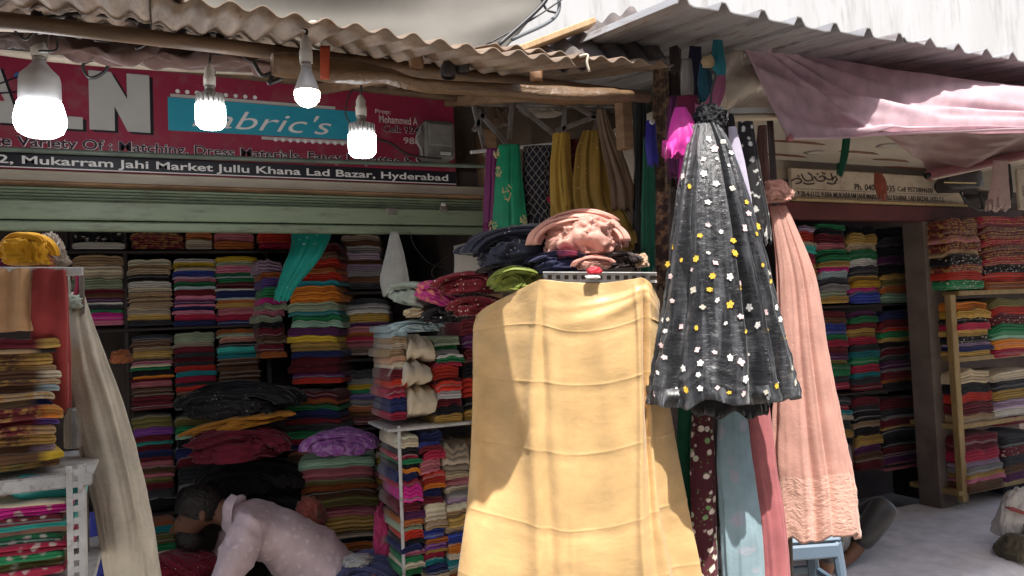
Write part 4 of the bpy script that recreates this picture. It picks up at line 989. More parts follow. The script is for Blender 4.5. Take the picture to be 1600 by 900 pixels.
bun(692, 496, 2.74, 34, 15, .08, cloth('black_dots', (.02,.018,.02), 'dots', (.6,.58,.55), 50, coord='Object'), 14, 'black cloth with pale dots under the magenta brocade')
bun(650, 512, 2.84, 36, 12, .08, cloth('ice_blue_cotton', (.38,.50,.54), coord='Object'), 15, 'pale blue cloth lying above the bulging cream rolls')
hang('hanging_cloth', [(610,622,362,3.25),(601,632,400,3.24),(594,639,440,3.23),(597,641,462,3.23)], cloth('grey_cotton', (.40,.40,.38)), .3, 5, .08, 56, 24, 60, label='grey cotton cloth hanging from the shutter edge in a cone', cat='hanging cloth')
cc = [[W(709,384,v=3.18), W(736,378,v=3.2), W(751,376,v=3.2)], [W(710,410,v=3.17), W(738,408,v=3.18), W(752,410,v=3.2)], [W(709,434,v=3.17), W(738,436,v=3.19), W(752,434,v=3.2)]]
sheet('paper_notice', cc, flat('dull_paper', (.52,.50,.46), .8), None, 8, 8, None, .002, 'dull white paper pinned inside the right edge of the left shop', 'paper')
for i, pts in enumerate([[(640,362),(648,385),(672,412),(708,420)],[(700,400),(676,420),(680,436),(705,432)]]):
    tag(tube('wire', [W(x, y, v=3.24) for x, y in pts], .002, M_cable, None, 18, 5), ['thin wire sagging below the shutter to the white paper','thin wire loop beside the white paper'][i], 'wire')

# ---------------------------------------------------------------- display rack and the yellow sari
dr = empty('display_rack', (1.25, 2.1, 0), 'white slotted steel display rack carrying the yellow sari', 'rack')
def slotted_bar(a, b, parent, w=.03, name='top_bar'):
    a = Vector(a); b = Vector(b); d = b-a; L = d.length; d.normalize(); s = Vector((0,0,1)); nrm = d.cross(s).normalized(); s = nrm.cross(d)*-1 if False else s
    rot = Matrix(((d.x, nrm.x, 0), (d.y, nrm.y, 0), (d.z, nrm.z, 1)))
    bm = bmesh.new(); mid = (a+b)/2
    for dz, h in ((w*.36, w*.28), (-w*.36, w*.28)): b_box(bm, mid+Vector((0,0,dz)), (L, .003, h), 0, rot)
    k = .0
    while k < L-.012:
        b_box(bm, a+d*(k+.007), (.013, .0026, w*.5), 0, rot); k += .026
    b_box(bm, mid+nrm*-.0+Vector((0,0,w/2)), (L, .030, .003), 0, rot)
    return bmo(name, bm, parent, M_slotted)
ra, rb = W(849,433,d=2.36), W(1026,434,d=2.32)
slotted_bar(ra, rb, dr)
for p, dx_, dy_ in ((ra, .06, .10), (rb, -.02, .055)):
    slotted_post('post', p.x+dx_, p.y+dy_, 0, p.z-.02, dr, .032)
back = Vector((.13,.28,0))
for p in (ra+back, rb+back): slotted_post('post', p.x, p.y, 0, p.z-.02, dr, .03)
box('shelf_board', ((ra+rb)/2+back*.62+Vector((0,0,-.05))), (.36,.22,.012), M_slotted, dr, .002, Matrix.Rotation(-YAW, 3, 'Z'))
M_yel = cloth('yellow_cotton_sari', (.80,.53,.245), wr=.22, wscale=60, rough=.40, transl=.2, sheen=.25, spec=.5)
cx = [[(746,493,2.50),(772,474,2.46),(806,455,2.42),(838,440,2.362),(849,437,2.340),(890,441,2.33),(940,442,2.322),(985,437,2.31),(1005,434,2.30),(1019,444,2.32),(1024,470,2.37)],
      [(745,520,2.50),(770,512,2.46),(804,505,2.41),(838,502,2.350),(852,503,2.333),(890,512,2.315),(940,510,2.305),(985,500,2.295),(1008,494,2.285),(1021,500,2.31),(1026,510,2.38)],
      [(743,588,2.47),(768,592,2.44),(802,594,2.39),(838,594,2.334),(856,594,2.318),(890,598,2.30),(940,596,2.295),(985,588,2.285),(1010,582,2.28),(1025,584,2.31),(1033,588,2.37)],
      [(738,688,2.42),(764,692,2.41),(800,697,2.36),(838,700,2.315),(856,702,2.295),(890,706,2.29),(940,702,2.285),(988,692,2.275),(1016,686,2.27),(1035,684,2.30),(1049,680,2.36)],
      [(730,796,2.37),(758,802,2.36),(796,812,2.32),(838,820,2.29),(858,822,2.28),(890,826,2.27),(940,822,2.265),(992,810,2.26),(1024,800,2.255),(1049,794,2.29),(1069,786,2.35)],
      [(716,896,2.34),(750,902,2.325),(790,908,2.295),(838,914,2.27),(860,916,2.262),(890,918,2.255),(940,914,2.25),(998,906,2.245),(1034,898,2.245),(1065,892,2.28),(1091,886,2.33)],
      [(700,1040,2.34),(742,1044,2.31),(786,1048,2.285),(838,1052,2.26),(860,1053,2.25),(890,1054,2.245),(940,1052,2.24),(1004,1046,2.235),(1046,1040,2.235),(1081,1036,2.27),(1113,1030,2.32)]]
def ydisp(s, t):
    y = t*6
    r = 0
    for k, yc in enumerate((1.0, 2.0, 3.0, 4.0, 5.0)):          # old packing creases, with the cloth slack below each
        e = y - yc - .09*math.sin(s*math.pi)*(1 if k > 0 else 1.4) + .05 + .012*nz(s*4, k*5, 2)
        r += .0024*math.exp(-abs(e)/.014)*(.55+.45*abs(nz(s*6, k*3, 1))*2) - .0012*math.exp(-((e-.10)/.08)**2)
    r += .0016*math.exp(-abs(s-.52-.008*math.sin(y))/.005)*(1 if y > 1.0 else 0)
    r += .030*math.sin(s*19+.8*math.sin(y*.9)+1.0)*(.25+.14*y)*(1-math.exp(-((s-.5)/.24)**2))
    g = min(1, y/1.2)
    for sc, w_, a in ((.31,.035,.011),(.39,.04,-.008),(.735,.02,.016),(.79,.025,-.018),(.84,.02,.014),(.60,.035,.007),(.44,.03,.006)):   # long hanging folds
        r += a*g*math.exp(-((s-sc-.03*math.sin(y*.8+sc*9)-.006*(y-3)*(1 if s > .5 else -1))/w_)**2) 
    r += .016*nz(s*3.5, y*.40, 3) + .006*nz(s*9, y*.8, 13) + .0022*nz(s*14, y*2.2, 8)
    # swags from the tied corners
    r += .009*math.exp(-((y-.45-1.6*abs(s-.80))/.16)**2)*math.exp(-((s-.7)/.22)**2)
    r += .006*math.exp(-((y-.28-.9*abs(s-.83))/.09)**2)*math.exp(-((s-.72)/.2)**2)
    return r
sheet('yellow_sari', [[W(x, y, d=d) for x, y, d in r] for r in cx], M_yel, ydisp, 170, 460, None, .0012, 'plain yellow cotton sari hung open over the display rack in the sun', 'sari')
kn = empty('ribbon_knot', W(925,432,d=2.30), 'white ribbon and red thread knotted on the rack bar above the yellow sari', 'ribbon')
bundle('white_ribbon', W(926,433,d=2.305), (.022,.012,.007), flat('white_ribbon', (.75,.72,.68)), 3, parent=kn, nu=24, nv=12); bundle('red_thread', W(928,424,d=2.31), (.020,.014,.012), flat('red_thread', (.65,.03,.05)), 6, parent=kn, nu=24, nv=14, crease=.25)

# ---------------------------------------------------------------- black flowered skirt, peach skirt and their neighbours
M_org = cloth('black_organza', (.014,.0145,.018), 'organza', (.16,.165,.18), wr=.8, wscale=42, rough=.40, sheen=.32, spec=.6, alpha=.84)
bd_ = [(1082,1124,194,2.38),(1070,1146,236,2.36),(1056,1172,310,2.33),(1042,1196,400,2.31),(1028,1222,500,2.30),(1016,1246,580,2.29),(1012,1256,626,2.29)]
blk = empty('flowered_skirt', W(1130,630,d=2.3), 'long black organza skirt scattered with yellow and white flowers', 'skirt')
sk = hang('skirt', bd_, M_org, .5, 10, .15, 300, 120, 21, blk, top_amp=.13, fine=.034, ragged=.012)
bpy.context.view_layer.update()
me = sk.data; me.update(); base = blk.location
import bisect
fr = random.Random(5); cols = [flat('yellow_petals', (.80,.50,.05)), flat('white_petals', (.80,.78,.74)), flat('pink_petals', (.78,.58,.58)), flat('cream_petals', (.62,.58,.48))]
def flower_mesh(i):
    """five or six rounded ruffled petals round a raised heart"""
    bm = bmesh.new(); rnd = random.Random(i); np_ = rnd.choice((4,5,5,6)); N = 30
    c = bm.verts.new((0,0,.003)); ring = []; off = rnd.random()*6
    for k in range(N):
        a_ = 2*math.pi*k/N; r_ = .0066*(1+.75*abs(math.cos(np_*a_/2+off))**.8+rnd.uniform(-.12,.12)); ring.append(bm.verts.new((r_*math.cos(a_), r_*math.sin(a_)*rnd.uniform(.9,1.05), rnd.uniform(.0005,.0055))))
    for k in range(N): bm.faces.new((c, ring[k], ring[(k+1) % N]))
    m_ = bpy.data.meshes.new('flower'); bm.to_mesh(m_); bm.free(); return m_
fmesh = []
for i in range(8):
    m_ = flower_mesh(i); m_.materials.append(cols[(0,1,2,1,0,2,3,1)[i]]); fmesh.append(m_)
placed = []
front = [p for p in me.polygons if abs(p.normal.dot(FW)) > .45 and len(p.vertices) == 4]
def front_ok(p): return (Vector(me.vertices[p.vertices[0]].co)+base - (W(1130,400,d=2.32))).dot(Vector((FW.x,FW.y,0))) < -.0
fp = [p for p in front if front_ok(p)]
tries = 0
while len(placed) < 100 and tries < 6000:
    tries += 1; p = fr.choice(fp); c = Vector(p.center)+base; 
    if any((c-q).length < .033 for q in placed): continue
    if c.z > 2.06 or c.z < 1.255: continue
    placed.append(c)
    nrm = Vector(p.normal)
    if nrm.dot(FW) > 0: nrm = -nrm
    o = bpy.data.objects.new('flower', fmesh[fr.randrange(8)]); scene.collection.objects.link(o); o.parent = blk
    o.location = c-base+nrm*.0022; qd = nrm.to_track_quat('Z', 'Y'); o.rotation_mode = 'QUATERNION'; o.rotation_quaternion = qd @ Matrix.Rotation(fr.uniform(0,6.3),3,'Z').to_quaternion()
    k = fr.uniform(.6, 1.15); o.scale = (k, k*fr.uniform(.65,1), .3)
# black lining showing under the hem
hang('lining', [(1090,1180,590,2.33),(1082,1196,628,2.33),(1080,1202,646,2.33)], cloth('black_lining', (.012,.011,.014)), .4, 9, .08, 90, 10, 22, blk)
bundle('waist_gather', W(1108,190,d=2.42), (.045,.05,.045), cloth('black_velvet', (.012,.012,.014), coord='Object'), 23, parent=blk, crease=.2)
tube('hanger_hook', [W(1110,172,d=2.42), W(1112,140,d=2.42), W(1118,118,d=2.42), W(1108,108,d=2.42)], .004, M_cable, blk, 12, 6)
hang('magenta_blouse', [(1054,1072,168,2.42),(1044,1088,194,2.40),(1038,1100,222,2.38),(1034,1092,246,2.38)], cloth('magenta_satin', (.70,.04,.36), rough=.5, transl=.2), .4, 6, .16, 70, 24, 24, label='bright magenta satin blouse hanging left of the black skirt', cat='blouse')
hang('hanging_cloth', [(1058,1090,150,2.6),(1054,1092,185,2.58),(1060,1080,215,2.56)], cloth('maroon_satin', (.18,.015,.06), rough=.5), .4, 5, .12, 50, 20, 25, label='maroon satin cloth above the magenta blouse', cat='hanging cloth')
hang('hanging_cloth', [(1062,1082,246,2.52),(1058,1080,300,2.50),(1054,1074,350,2.49)], cloth('magenta_satin', (.70,.04,.36)), .4, 4, .12, 40, 20, 26, label='magenta length showing behind the left edge of the black skirt', cat='hanging cloth')
hang('hanging_cloth', [(1118,1134,118,2.55),(1108,1132,150,2.50),(1086,1116,190,2.47)], cloth('rose_chiffon', (.52,.16,.26), transl=.3), .3, 5, .12, 48, 22, 27, label='rose chiffon slanting down to the top of the black skirt', cat='hanging cloth')
hang('hanging_cloth', [(1114,1128,58,2.60),(1112,1134,95,2.58),(1116,1134,128,2.58)], cloth('teal_cotton', (.03,.20,.24)), .4, 4, .12, 40, 18, 28, label='teal cotton cloth hanging under the right tin roof', cat='hanging cloth')
hang('hanging_cloth', [(1094,1108,96,2.62),(1090,1114,130,2.6),(1092,1112,160,2.6)], cloth('dark_teal', (.02,.09,.13)), .45, 4, .12, 40, 18, 29, label='dark teal cloth knotted left of the teal cotton', cat='hanging cloth')
hang('hanging_cloth', [(1066,1080,92,2.66),(1064,1084,130,2.64),(1066,1082,158,2.64)], cloth('dusty_white', (.36,.32,.31)), .4, 5, .15, 40, 18, 30, label='dusty white cloth hanging above the magenta blouse', cat='hanging cloth')
tag(bundle('cloth_bundle', W(1106,98,d=2.58), (.02,.02,.022), cloth('tan_lining', (.48,.36,.20), coord='Object'), 33, nu=20, nv=14), 'small tan cloth knot above the dark teal cloth', 'cloth bundle')
hang('hanging_cloth', [(1138,1150,198,2.50),(1140,1162,245,2.48),(1146,1172,300,2.47),(1150,1176,330,2.47)], cloth('lavender_cotton', (.52,.48,.60)), .35, 4, .08, 48, 22, 31, label='lavender cotton cloth right of the top of the black skirt', cat='hanging cloth')
hang('printed_scarf', [(1152,1176,190,2.58),(1152,1182,230,2.56),(1158,1190,280,2.55),(1168,1200,330,2.54),(1176,1206,380,2.53)], cloth('black_white_print', (.018,.016,.018), 'print', (.72,.70,.66), 34), .4, 5, .12, 60, 30, 32, label='black scarf with white print between the black and peach skirts', cat='scarf')
M_pch = cloth('peach_net', (.74,.41,.335), 'sequin', (.88,.68,.58), 22, wr=.3, wscale=110, alpha=.93, rough=.6, transl=.25, sheen=.5)
M_pch_e = cloth('peach_embroidery', (.76,.44,.35), 'sequin', (.95,.75,.62), 30, wr=1.0, wscale=90, rough=.5, sheen=.5, transl=.15)
ps = empty('peach_skirt', W(1270,840,d=2.7), 'long peach net skirt with glittering embroidered hem, tied in a knot', 'skirt')
pr_ = [(1203,1228,322,2.72),(1206,1242,352,2.70),(1212,1272,430,2.68),(1212,1292,540,2.66),(1208,1312,640,2.65),(1202,1330,730,2.64)]
hang('skirt', pr_ + [(1199,1338,780,2.635),(1196,1347,834,2.63)], M_pch, .45, 8, .11, 200, 110, 33, ps, split=(.74, 'embroidered_hem', M_pch_e), ragged=.02)
bundle('knot', W(1212,304,d=2.70), (.050,.04,.040), cloth('peach_knot', (.66,.34,.27), coord='Object', transl=.1), 34, parent=ps, crease=.2, stretch=(1.5,1,.6))
hang('floral_dupatta', [(1082,1112,640,2.44),(1078,1116,720,2.42),(1080,1120,820,2.41),(1086,1126,960,2.40)], cloth('floral_print', (.10,.02,.03), 'floral', (.80,.68,.60), 34), .4, 4, .10, 70, 40, 35, label='maroon dupatta printed with white and green flowers below the black skirt', cat='dupatta')
hang('blue_dupatta', [(1122,1166,640,2.43),(1120,1176,720,2.41),(1122,1188,820,2.40),(1128,1198,960,2.39)], cloth('pale_blue_chiffon', (.36,.50,.56), 'print', (.46,.44,.52), 14, transl=.25), .4, 5, .09, 80, 40, 36, label='pale blue chiffon dupatta below the black skirt', cat='dupatta')
hang('rose_dupatta', [(1162,1202,636,2.46),(1166,1212,720,2.45),(1180,1226,820,2.44),(1192,1240,960,2.43)], cloth('dusty_rose', (.52,.17,.18), transl=.2), .4, 5, .09, 80, 40, 37, label='dusty rose dupatta between the blue one and the peach skirt', cat='dupatta')
hang('green_dupatta', [(1060,1084,610,2.47),(1058,1084,700,2.47),(1064,1088,800,2.46),(1070,1092,960,2.45)], cloth('deep_green', (.005,.10,.05), rough=.5), .4, 4, .12, 40, 30, 38, label='deep green dupatta left of the floral one', cat='dupatta')
for i, (rws, col, kd, lab) in enumerate([
    ([(1078,1096,62,2.70),(1074,1098,110,2.68),(1076,1100,152,2.68)], (.03,.03,.07), 'plain', 'dark navy cloth hanging between the dusty white and teal cloths'),
    ([(1046,1064,150,2.62),(1040,1064,210,2.60),(1044,1066,275,2.60)], (.12,.02,.10), 'plain', 'dark purple cloth behind the magenta blouse'),
    ([(1026,1046,300,2.60),(1022,1046,370,2.58),(1026,1050,450,2.58)], (.05,.025,.02), 'brocade', 'dark brown brocade cloth left of the black skirt waist'),
    ([(1128,1146,178,2.60),(1130,1154,240,2.58),(1138,1164,310,2.57)], (.014,.013,.016), 'plain', 'plain black cloth behind the lavender cotton cloth'),
    ([(1048,1062,60,2.75),(1046,1064,84,2.74),(1048,1062,112,2.74)], (.07,.05,.05), 'plain', 'short dark cloth hanging at the corner of the right roof'),
    ([(1184,1198,196,2.70),(1182,1200,240,2.69),(1188,1204,290,2.69)], (.12,.05,.04), 'plain', 'narrow rust brown cloth right of the printed scarf')]):
    hang('hanging_cloth', rws, cloth('cluster_cloth_%d' % i, col, kd, (.25,.14,.07), 10, rough=.6, sheen=.4), .45, 6, .2, 70, 26, 90+i, label=lab, cat='hanging cloth')
# tube lamp, post, clear sheet
tb = empty('tube_lamp', W(1175,180,d=2.75), 'unlit white tube lamp batten above the printed scarf', 'tube lamp')
bar('batten', W(1136,176,d=2.74), W(1216,174,d=2.80), .05, .022, flat('batten_white', (.50,.49,.47), .4), tb); tube('tube', [W(1140,185,d=2.72), W(1214,183,d=2.78)], .012, flat('tube_cream', (.66,.55,.38), .3), tb, 6, 10)
for x in (1139, 1214): box('end_cap', W(x, 184, d=2.73 if x < 1200 else 2.79), (.018,.03,.03), flat('cap_white', (.6,.58,.54)), tb)
tag(tube('support_pole', [W(1203,188,d=2.82), W(1210,300,d=2.82), W(1228,640,d=2.82), W(1236,980,d=2.82)], .012, flat('dark_brown_pole', (.05,.03,.028), .5), None, 12, 10), 'thin dark brown pole standing behind the peach skirt', 'pole')
cl = NT('clear_sheet'); cl.set(Base_Color=(.62,.52,.42,1), Roughness=.18, Specular_IOR_Level=.6); 
tb_ = cl.n('BsdfTransparent'); mx = cl.n('MixShader'); mx.inputs[0].default_value=.45; cl.l(tb_.outputs[0], mx.inputs[1]); cl.l(cl.p.outputs[0], mx.inputs[2]); cl.l(mx.outputs[0], cl.out.inputs[0])
cc = [[W(1128,84,d=2.72), W(1160,80,d=2.76), W(1192,90,d=2.82)], [W(1132,130,d=2.70), W(1166,126,d=2.74), W(1204,136,d=2.80)], [W(1132,172,d=2.72), W(1170,172,d=2.76), W(1210,172,d=2.82)]]
sheet('plastic_sheet', cc, cl.m, lambda s, t: .02*math.sin(s*5+t*9)+.008*nz(s*5, t*5, 0), 30, 30, None, .002, 'crinkled clear plastic sheet above the tube lamp', 'plastic sheet')
# ---------------------------------------------------------------- awning
M_awn = cloth('pink_awning', (.85,.64,.70), wr=.25, wscale=18, rough=.75, transl=.45)
av = [[(1163,70,2.06),(1250,88,2.10),(1360,106,2.10),(1480,118,2.08),(1640,130,2.06),(1900,150,2.06)],
      [(1172,88,2.06),(1258,112,2.07),(1366,128,1.97),(1486,140,1.84),(1642,154,1.80),(1910,172,1.92)],
      [(1186,118,2.05),(1272,148,2.04),(1374,162,1.87),(1490,168,1.78),(1644,178,1.73),(1920,190,1.80)],
      [(1208,165,2.04),(1288,186,2.01),(1380,190,1.83),(1494,188,1.74),(1646,190,1.69),(1930,200,1.72)],
      [(1232,214,2.02),(1300,214,1.98),(1384,208,1.80),(1498,204,1.70),(1648,200,1.65),(1940,204,1.68)]]
aw = [[(x, y, dep(W(x, y, v=v))) for x, y, v in r] for r in av]
def adisp(s, t):
    s = min(1, s*1.35)                                           # the part in view
    r = .030*math.sin(t*15-s*3.0+.6)*(.15+.85*s)*(1-.25*t) + .012*math.sin(t*31-s*6+1)*(.2+.4*s)
    r += .005*nz(s*6, t*8, 4)
    for k, (sl, a) in enumerate(((.25,.034),(.55,.040),(.95,.032),(1.7,.026))):   # folds fanning out from the tied corner
        r += a*math.exp(-((t-.02-sl*s)/(.03+.05*s))**2)*max(0, 1-s*1.1)*min(1, s*6)
    return r
awn = empty('cloth_awning', W(1163,72,v=2.06), 'faded pink cloth awning sagging below the right roof', 'awning')
cnp = sheet('canopy', [[W(x, y, d=d) for x, y, d in r] for r in aw], M_awn, adisp, 170, 90, awn, .0025)
tube('hem', [W(x, y+1, d=d) for x, y, d in aw[-1]], .006, M_awn, cnp, 40, 6); tube('hem', [W(r[0][0], r[0][1], d=r[0][2]) for r in aw], .006, M_awn, cnp, 24, 6)
bundle('tie', W(1160,62,v=2.05), (.02,.02,.03), flat('blue_black_tie', (.03,.05,.08)), 5, parent=awn, nu=18, nv=12)
bundle('tie', W(1234,216,v=2.02), (.012,.012,.014), flat('rose_tie', (.45,.16,.18)), 6, parent=awn, nu=18, nv=12)
M_pls = cloth('pinkish_plastic', (.52,.34,.32), wr=.6, wscale=14, rough=.35, spec=.5, transl=.35, alpha=.86)
a2v = [[(1372,205,2.30),(1450,202,2.30),(1540,200,2.30),(1630,196,2.28)], [(1410,232,2.36),(1470,226,2.36),(1550,222,2.34),(1630,214,2.30)], [(1440,252,2.42),(1490,250,2.40),(1556,238,2.36),(1630,226,2.32)], [(1456,268,2.44),(1500,262,2.42),(1560,250,2.38),(1632,234,2.34)]]
a2 = [[(x, y, dep(W(x, y, v=v))) for x, y, v in r] for r in a2v]
lo = empty('plastic_awning', W(1456,270,v=2.44), 'pinkish plastic sheet rolled onto a pole below the pink awning', 'awning')
sheet('sheet', [[W(x, y, d=d) for x, y, d in r] for r in a2], M_pls, lambda s, t: .025*math.sin(s*9+t*5)+.008*nz(s*7, t*7, 2), 60, 40, lo, .003)
tube('pole', [W(1452,274,v=2.43), W(1530,258,v=2.40), W(1640,234,v=2.34)], .026, surf('pink_roll', (.38,.16,.17), (.28,.11,.12), .5, 6), lo, 16, 14)
tube('pole_core', [W(1447,275,v=2.435), W(1456,273,v=2.43)], .014, flat('dark_bore', (.01,.008,.008)), lo, 3, 12)
tube('hem', [W(1458,280,v=2.40), W(1530,264,v=2.37), W(1640,240,v=2.31)], .005, flat('pale_hem', (.62,.52,.42)), lo, 16, 6)

# ---------------------------------------------------------------- right shop front
ce = empty('soffit', (3.6, 2.8, 2.38), 'glossy cream ceiling panel with recessed lamps over the right shop front', 'ceiling panel')
box('panel', (3.65, 2.86, 2.40), (3.2, 1.10, .03), M_glossy_ceiling, ce)
for (x, y) in ((1386,227),(1272,238),(1330,205)):
    p = W(x, y, z=2.384); lathe('recessed_lamp', [(.050,-.006),(.056,-.004),(.056,.0)], p, flat('lamp_ring', (.35,.30,.26), .3), ce, 24); lathe('lamp_glass', [(.036,-.008),(.040,-.0062)], p, flat('lamp_glass', (.65,.6,.52), .15), ce, 20)
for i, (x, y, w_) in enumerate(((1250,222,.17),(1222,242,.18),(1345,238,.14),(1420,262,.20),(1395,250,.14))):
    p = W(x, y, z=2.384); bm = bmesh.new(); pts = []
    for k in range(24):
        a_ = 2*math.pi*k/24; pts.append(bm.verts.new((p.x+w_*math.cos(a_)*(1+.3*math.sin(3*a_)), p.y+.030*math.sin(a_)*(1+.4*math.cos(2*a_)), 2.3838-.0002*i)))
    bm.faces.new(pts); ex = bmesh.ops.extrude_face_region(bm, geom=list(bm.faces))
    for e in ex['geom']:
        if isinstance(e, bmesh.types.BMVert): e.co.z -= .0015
    bmo('painted_scroll', bm, ce, flat('red_brown_paint', (.20,.06,.04) if i < 2 else (.34,.26,.20), .25))  # flat shapes painting red-brown reflections of cloth onto the glossy panel
s2 = empty('shop_sign', (4.3, 3.4, 2.14), 'cream painted sign board with black writing over the right shop', 'sign')
V2 = 3.405
M_sb = surf('cream_sign_paint', (.60,.51,.40), (.50,.41,.31), .55, 5, c3=(.42,.32,.24))
uA, uB = W(1238,300,v=V2).x, W(1506,310,v=V2).x
box('board', ((uA+uB)/2, V2+.015, 2.245), (uB-uA, .03, .19), M_sb, s2); box('bottom_rail', ((uA+uB)/2, V2-.004, 2.146), (uB-uA, .05, .014), surf('yellowed_rail', (.50,.38,.20),(.40,.28,.14)), s2)
ink = flat('sign_ink', (.05,.03,.03), .6)
def T2(x, y): p = W(x, y, v=V2); return p.x, p.z
text('* 20-4-1112, 9-59A MUKARRAM JAHI MARKET, JULU KHANA, LAD BAZAR, HYD-T.S.', T2(1246,300)[0], T2(1475,307)[0], 2.168, 2.200, V2-.0005, ink, s2, 'lettering', .012)
text('Ph. 040-24 935', T2(1335,290)[0], T2(1398,292)[0], 2.222, 2.262, V2-.0005, ink, s2, 'lettering', .012); text('Cell 9573884600', T2(1402,290)[0], T2(1457,293)[0], 2.226, 2.258, V2-.0005, ink, s2, 'lettering', .006)
p0, p1 = T2(1242,288), T2(1480,298); poly('ruled_line', [(p0[0], 2.2125), (p1[0], 2.2125), (p1[0], 2.2145), (p0[0], 2.2145)], V2-.0005, ink, s2, .0008)
ur = random.Random(3)
strokes = [[(1236,283),(1244,279),(1252,281),(1250,286),(1243,287)],[(1252,272),(1256,280),(1262,283),(1270,281),(1268,276)],[(1262,270),(1268,274)],[(1272,276),(1278,283),(1288,282),(1286,275),(1280,277)],[(1284,270),(1289,272)],
           [(1288,276),(1294,281),(1300,279),(1298,271)],[(1300,282),(1304,276),(1308,281),(1304,284)],[(1255,286),(1262,288),(1272,287)],[(1276,271),(1278,273)],[(1292,286),(1300,288),(1306,286)],[(1246,274),(1248,276)]]
for st_ in strokes:
    q = [Vector((*[T2(x, y)[0]], V2-.002, T2(x, y)[1])) for x, y in st_]; v_, f_ = tube_data(crv(q, 10), .0042, 6); mesh('urdu_stroke', v_, f_, s2, ink)
hang('red_ribbon', [(1366,1378,270,4.55),(1366,1386,288,4.52),(1374,1386,312,4.5)], cloth('rust_ribbon', (.36,.10,.06)), .4, 4, .15, 30, 14, 71, label='rust red ribbon tied across the cream sign board', cat='ribbon')
hang('green_strip', [(1318,1330,205,3.5),(1313,1326,240,3.5),(1307,1317,274,3.5)], cloth('dark_green_cotton', (.01,.09,.05)), .3, 3, .1, 30, 16, 72, label='dark green cloth strip hanging in front of the cream sign board', cat='cloth strip')
hang('hanging_cloth', [(1552,1574,250,3.6),(1548,1576,285,3.6),(1540,1580,328,3.6)], cloth('dusty_pink', (.55,.40,.36)), .35, 4, .1, 40, 18, 73, label='dusty pink cloth hanging from the pole at the right edge', cat='hanging cloth')
fn = empty('hanging_lamp', W(1500,285,v=3.25), 'dark round lamp hanging with black cable beside the dusty pink cloth', 'lamp')
bundle('shade', W(1498,284,v=3.25), (.12,.10,.10), flat('dark_lamp', (.06,.05,.06), .4), 8, parent=fn, nu=28, nv=18, crease=.05); lathe('rim', [(.12,-.01),(.135,0),(.12,.01)], W(1498,268,v=3.25), flat('dark_rim', (.10,.06,.06)), fn, 24)
bar('cross_bar', W(1475,285,v=3.12), W(1525,286,v=3.12), .008, .008, flat('brass', (.6,.45,.2)), fn); tube('flex', [W(1500,300,v=3.2), W(1512,318,v=3.2), W(1535,328,v=3.2), W(1530,300,v=3.2)], .008, M_cable, fn, 14, 6)
tag(tube('wire', [W(1575,250,v=3.1), W(1580,300,v=3.1), W(1575,318,v=3.1)], .012, M_cable, None, 10, 6), 'thick black cable hanging at the right edge below the plastic roll', 'wire')
s3 = empty('shop_sign', W(1600,310,v=3.2), 'narrow cream sign piece with dark writing at the right edge', 'sign')
p = W(1612,297,v=3.2); box('board', (p.x, 3.2, p.z), (.32,.02,.28), M_sb, s3); text('BAZAR', p.x-.12, p.x+.12, p.z-.05, p.z+.02, 3.189, flat('grey_ink', (.25,.23,.22)), s3, 'lettering', .01)
# floor mattress, sack, bag, stool
def mattress():
    vs_, fs = [], []; n, m_ = 70, 40
    for j in range(m_):
        for i in range(n):
            s, t = i/(n-1), j/(m_-1); u = 2.9+3.2*s; v = 2.45+1.22*t
            e = min(s, 1-s, t, 1-t)*14; h = .12*min(1, e)**.5
            vs_.append((u+.06*nz(t*2,0,1), v+.04*nz(s*3,5,1), .012+h+.012*nz(u*2.2, v*2.2, 0)*min(1, e)+.005*nz(u*9, v*7, 3)))
    for j in range(m_-1):
        for i in range(n-1):
            a = j*n+i; fs.append((a, a+1, a+n+1, a+n))
    o = mesh('floor_mattress', vs_, fs, None, cloth('white_sheet_cotton', (.80,.79,.85), coord='Object', wr=.6, wscale=9)); md = o.modifiers.new('t','SOLIDIFY'); md.thickness=.01; md.offset=-1
    tag(o, 'white sheeted mattress covering the floor of the right shop', 'mattress')
mattress()
sk_ = empty('white_sack', W(1570,862,z=.14), 'white plastic sack with dark print slumped at the right edge', 'sack')
c = W(1586,812,d=4.15)
bundle('sack', c, (.085,.08,.17), cloth('sack_plastic', (.66,.62,.58), coord='Object', rough=.4, wr=.7, wscale=16), 11, tilt=R(18), parent=sk_, crease=.07)
bundle('red_stripe', c+Vector((-.012,-.035,.055)), (.075,.06,.014), flat('sack_red', (.40,.08,.08)), 11, tilt=R(18), parent=sk_, crease=.05)
tmat = flat('sack_ink', (.06,.05,.06))
t_ = text('MAY', c.x-.075, c.x-.01, c.z-.04, c.z+.01, c.y-.088, tmat, sk_, 'lettering', .02)
tag(bundle('camouflage_bag', W(1600,858,d=4.0), (.12,.11,.075), cloth('camouflage', (.10,.085,.06), 'print', (.045,.05,.035), 7, coord='Object'), 12, crease=.08), 'camouflage patterned bag in front of the white sack', 'bag')
M_stool = flat('grey_blue_plastic', (.115,.165,.23), .4)
so = empty('plastic_stool', W(1275,900,d=3.1), 'grey blue moulded plastic stool beside the peach skirt hem', 'stool')
c = W(1278,838,d=3.12); zt = c.z
rotS = Matrix.Rotation(R(-20), 3, 'Z')
box('seat', (c.x, c.y+.12, zt-.012), (.27,.27,.026), M_stool, so, .012, rotS)
for sx in (-1, 1):
    for sy in (-1, 1):
        a = Vector((c.x, c.y+.12, zt-.02)) + rotS @ Vector((sx*.115, sy*.115, 0)); b = Vector((c.x, c.y+.12, 0.003)) + rotS @ Vector((sx*.155, sy*.155, 0)); bar('leg', a, b, .05, .035, M_stool, so, .01)
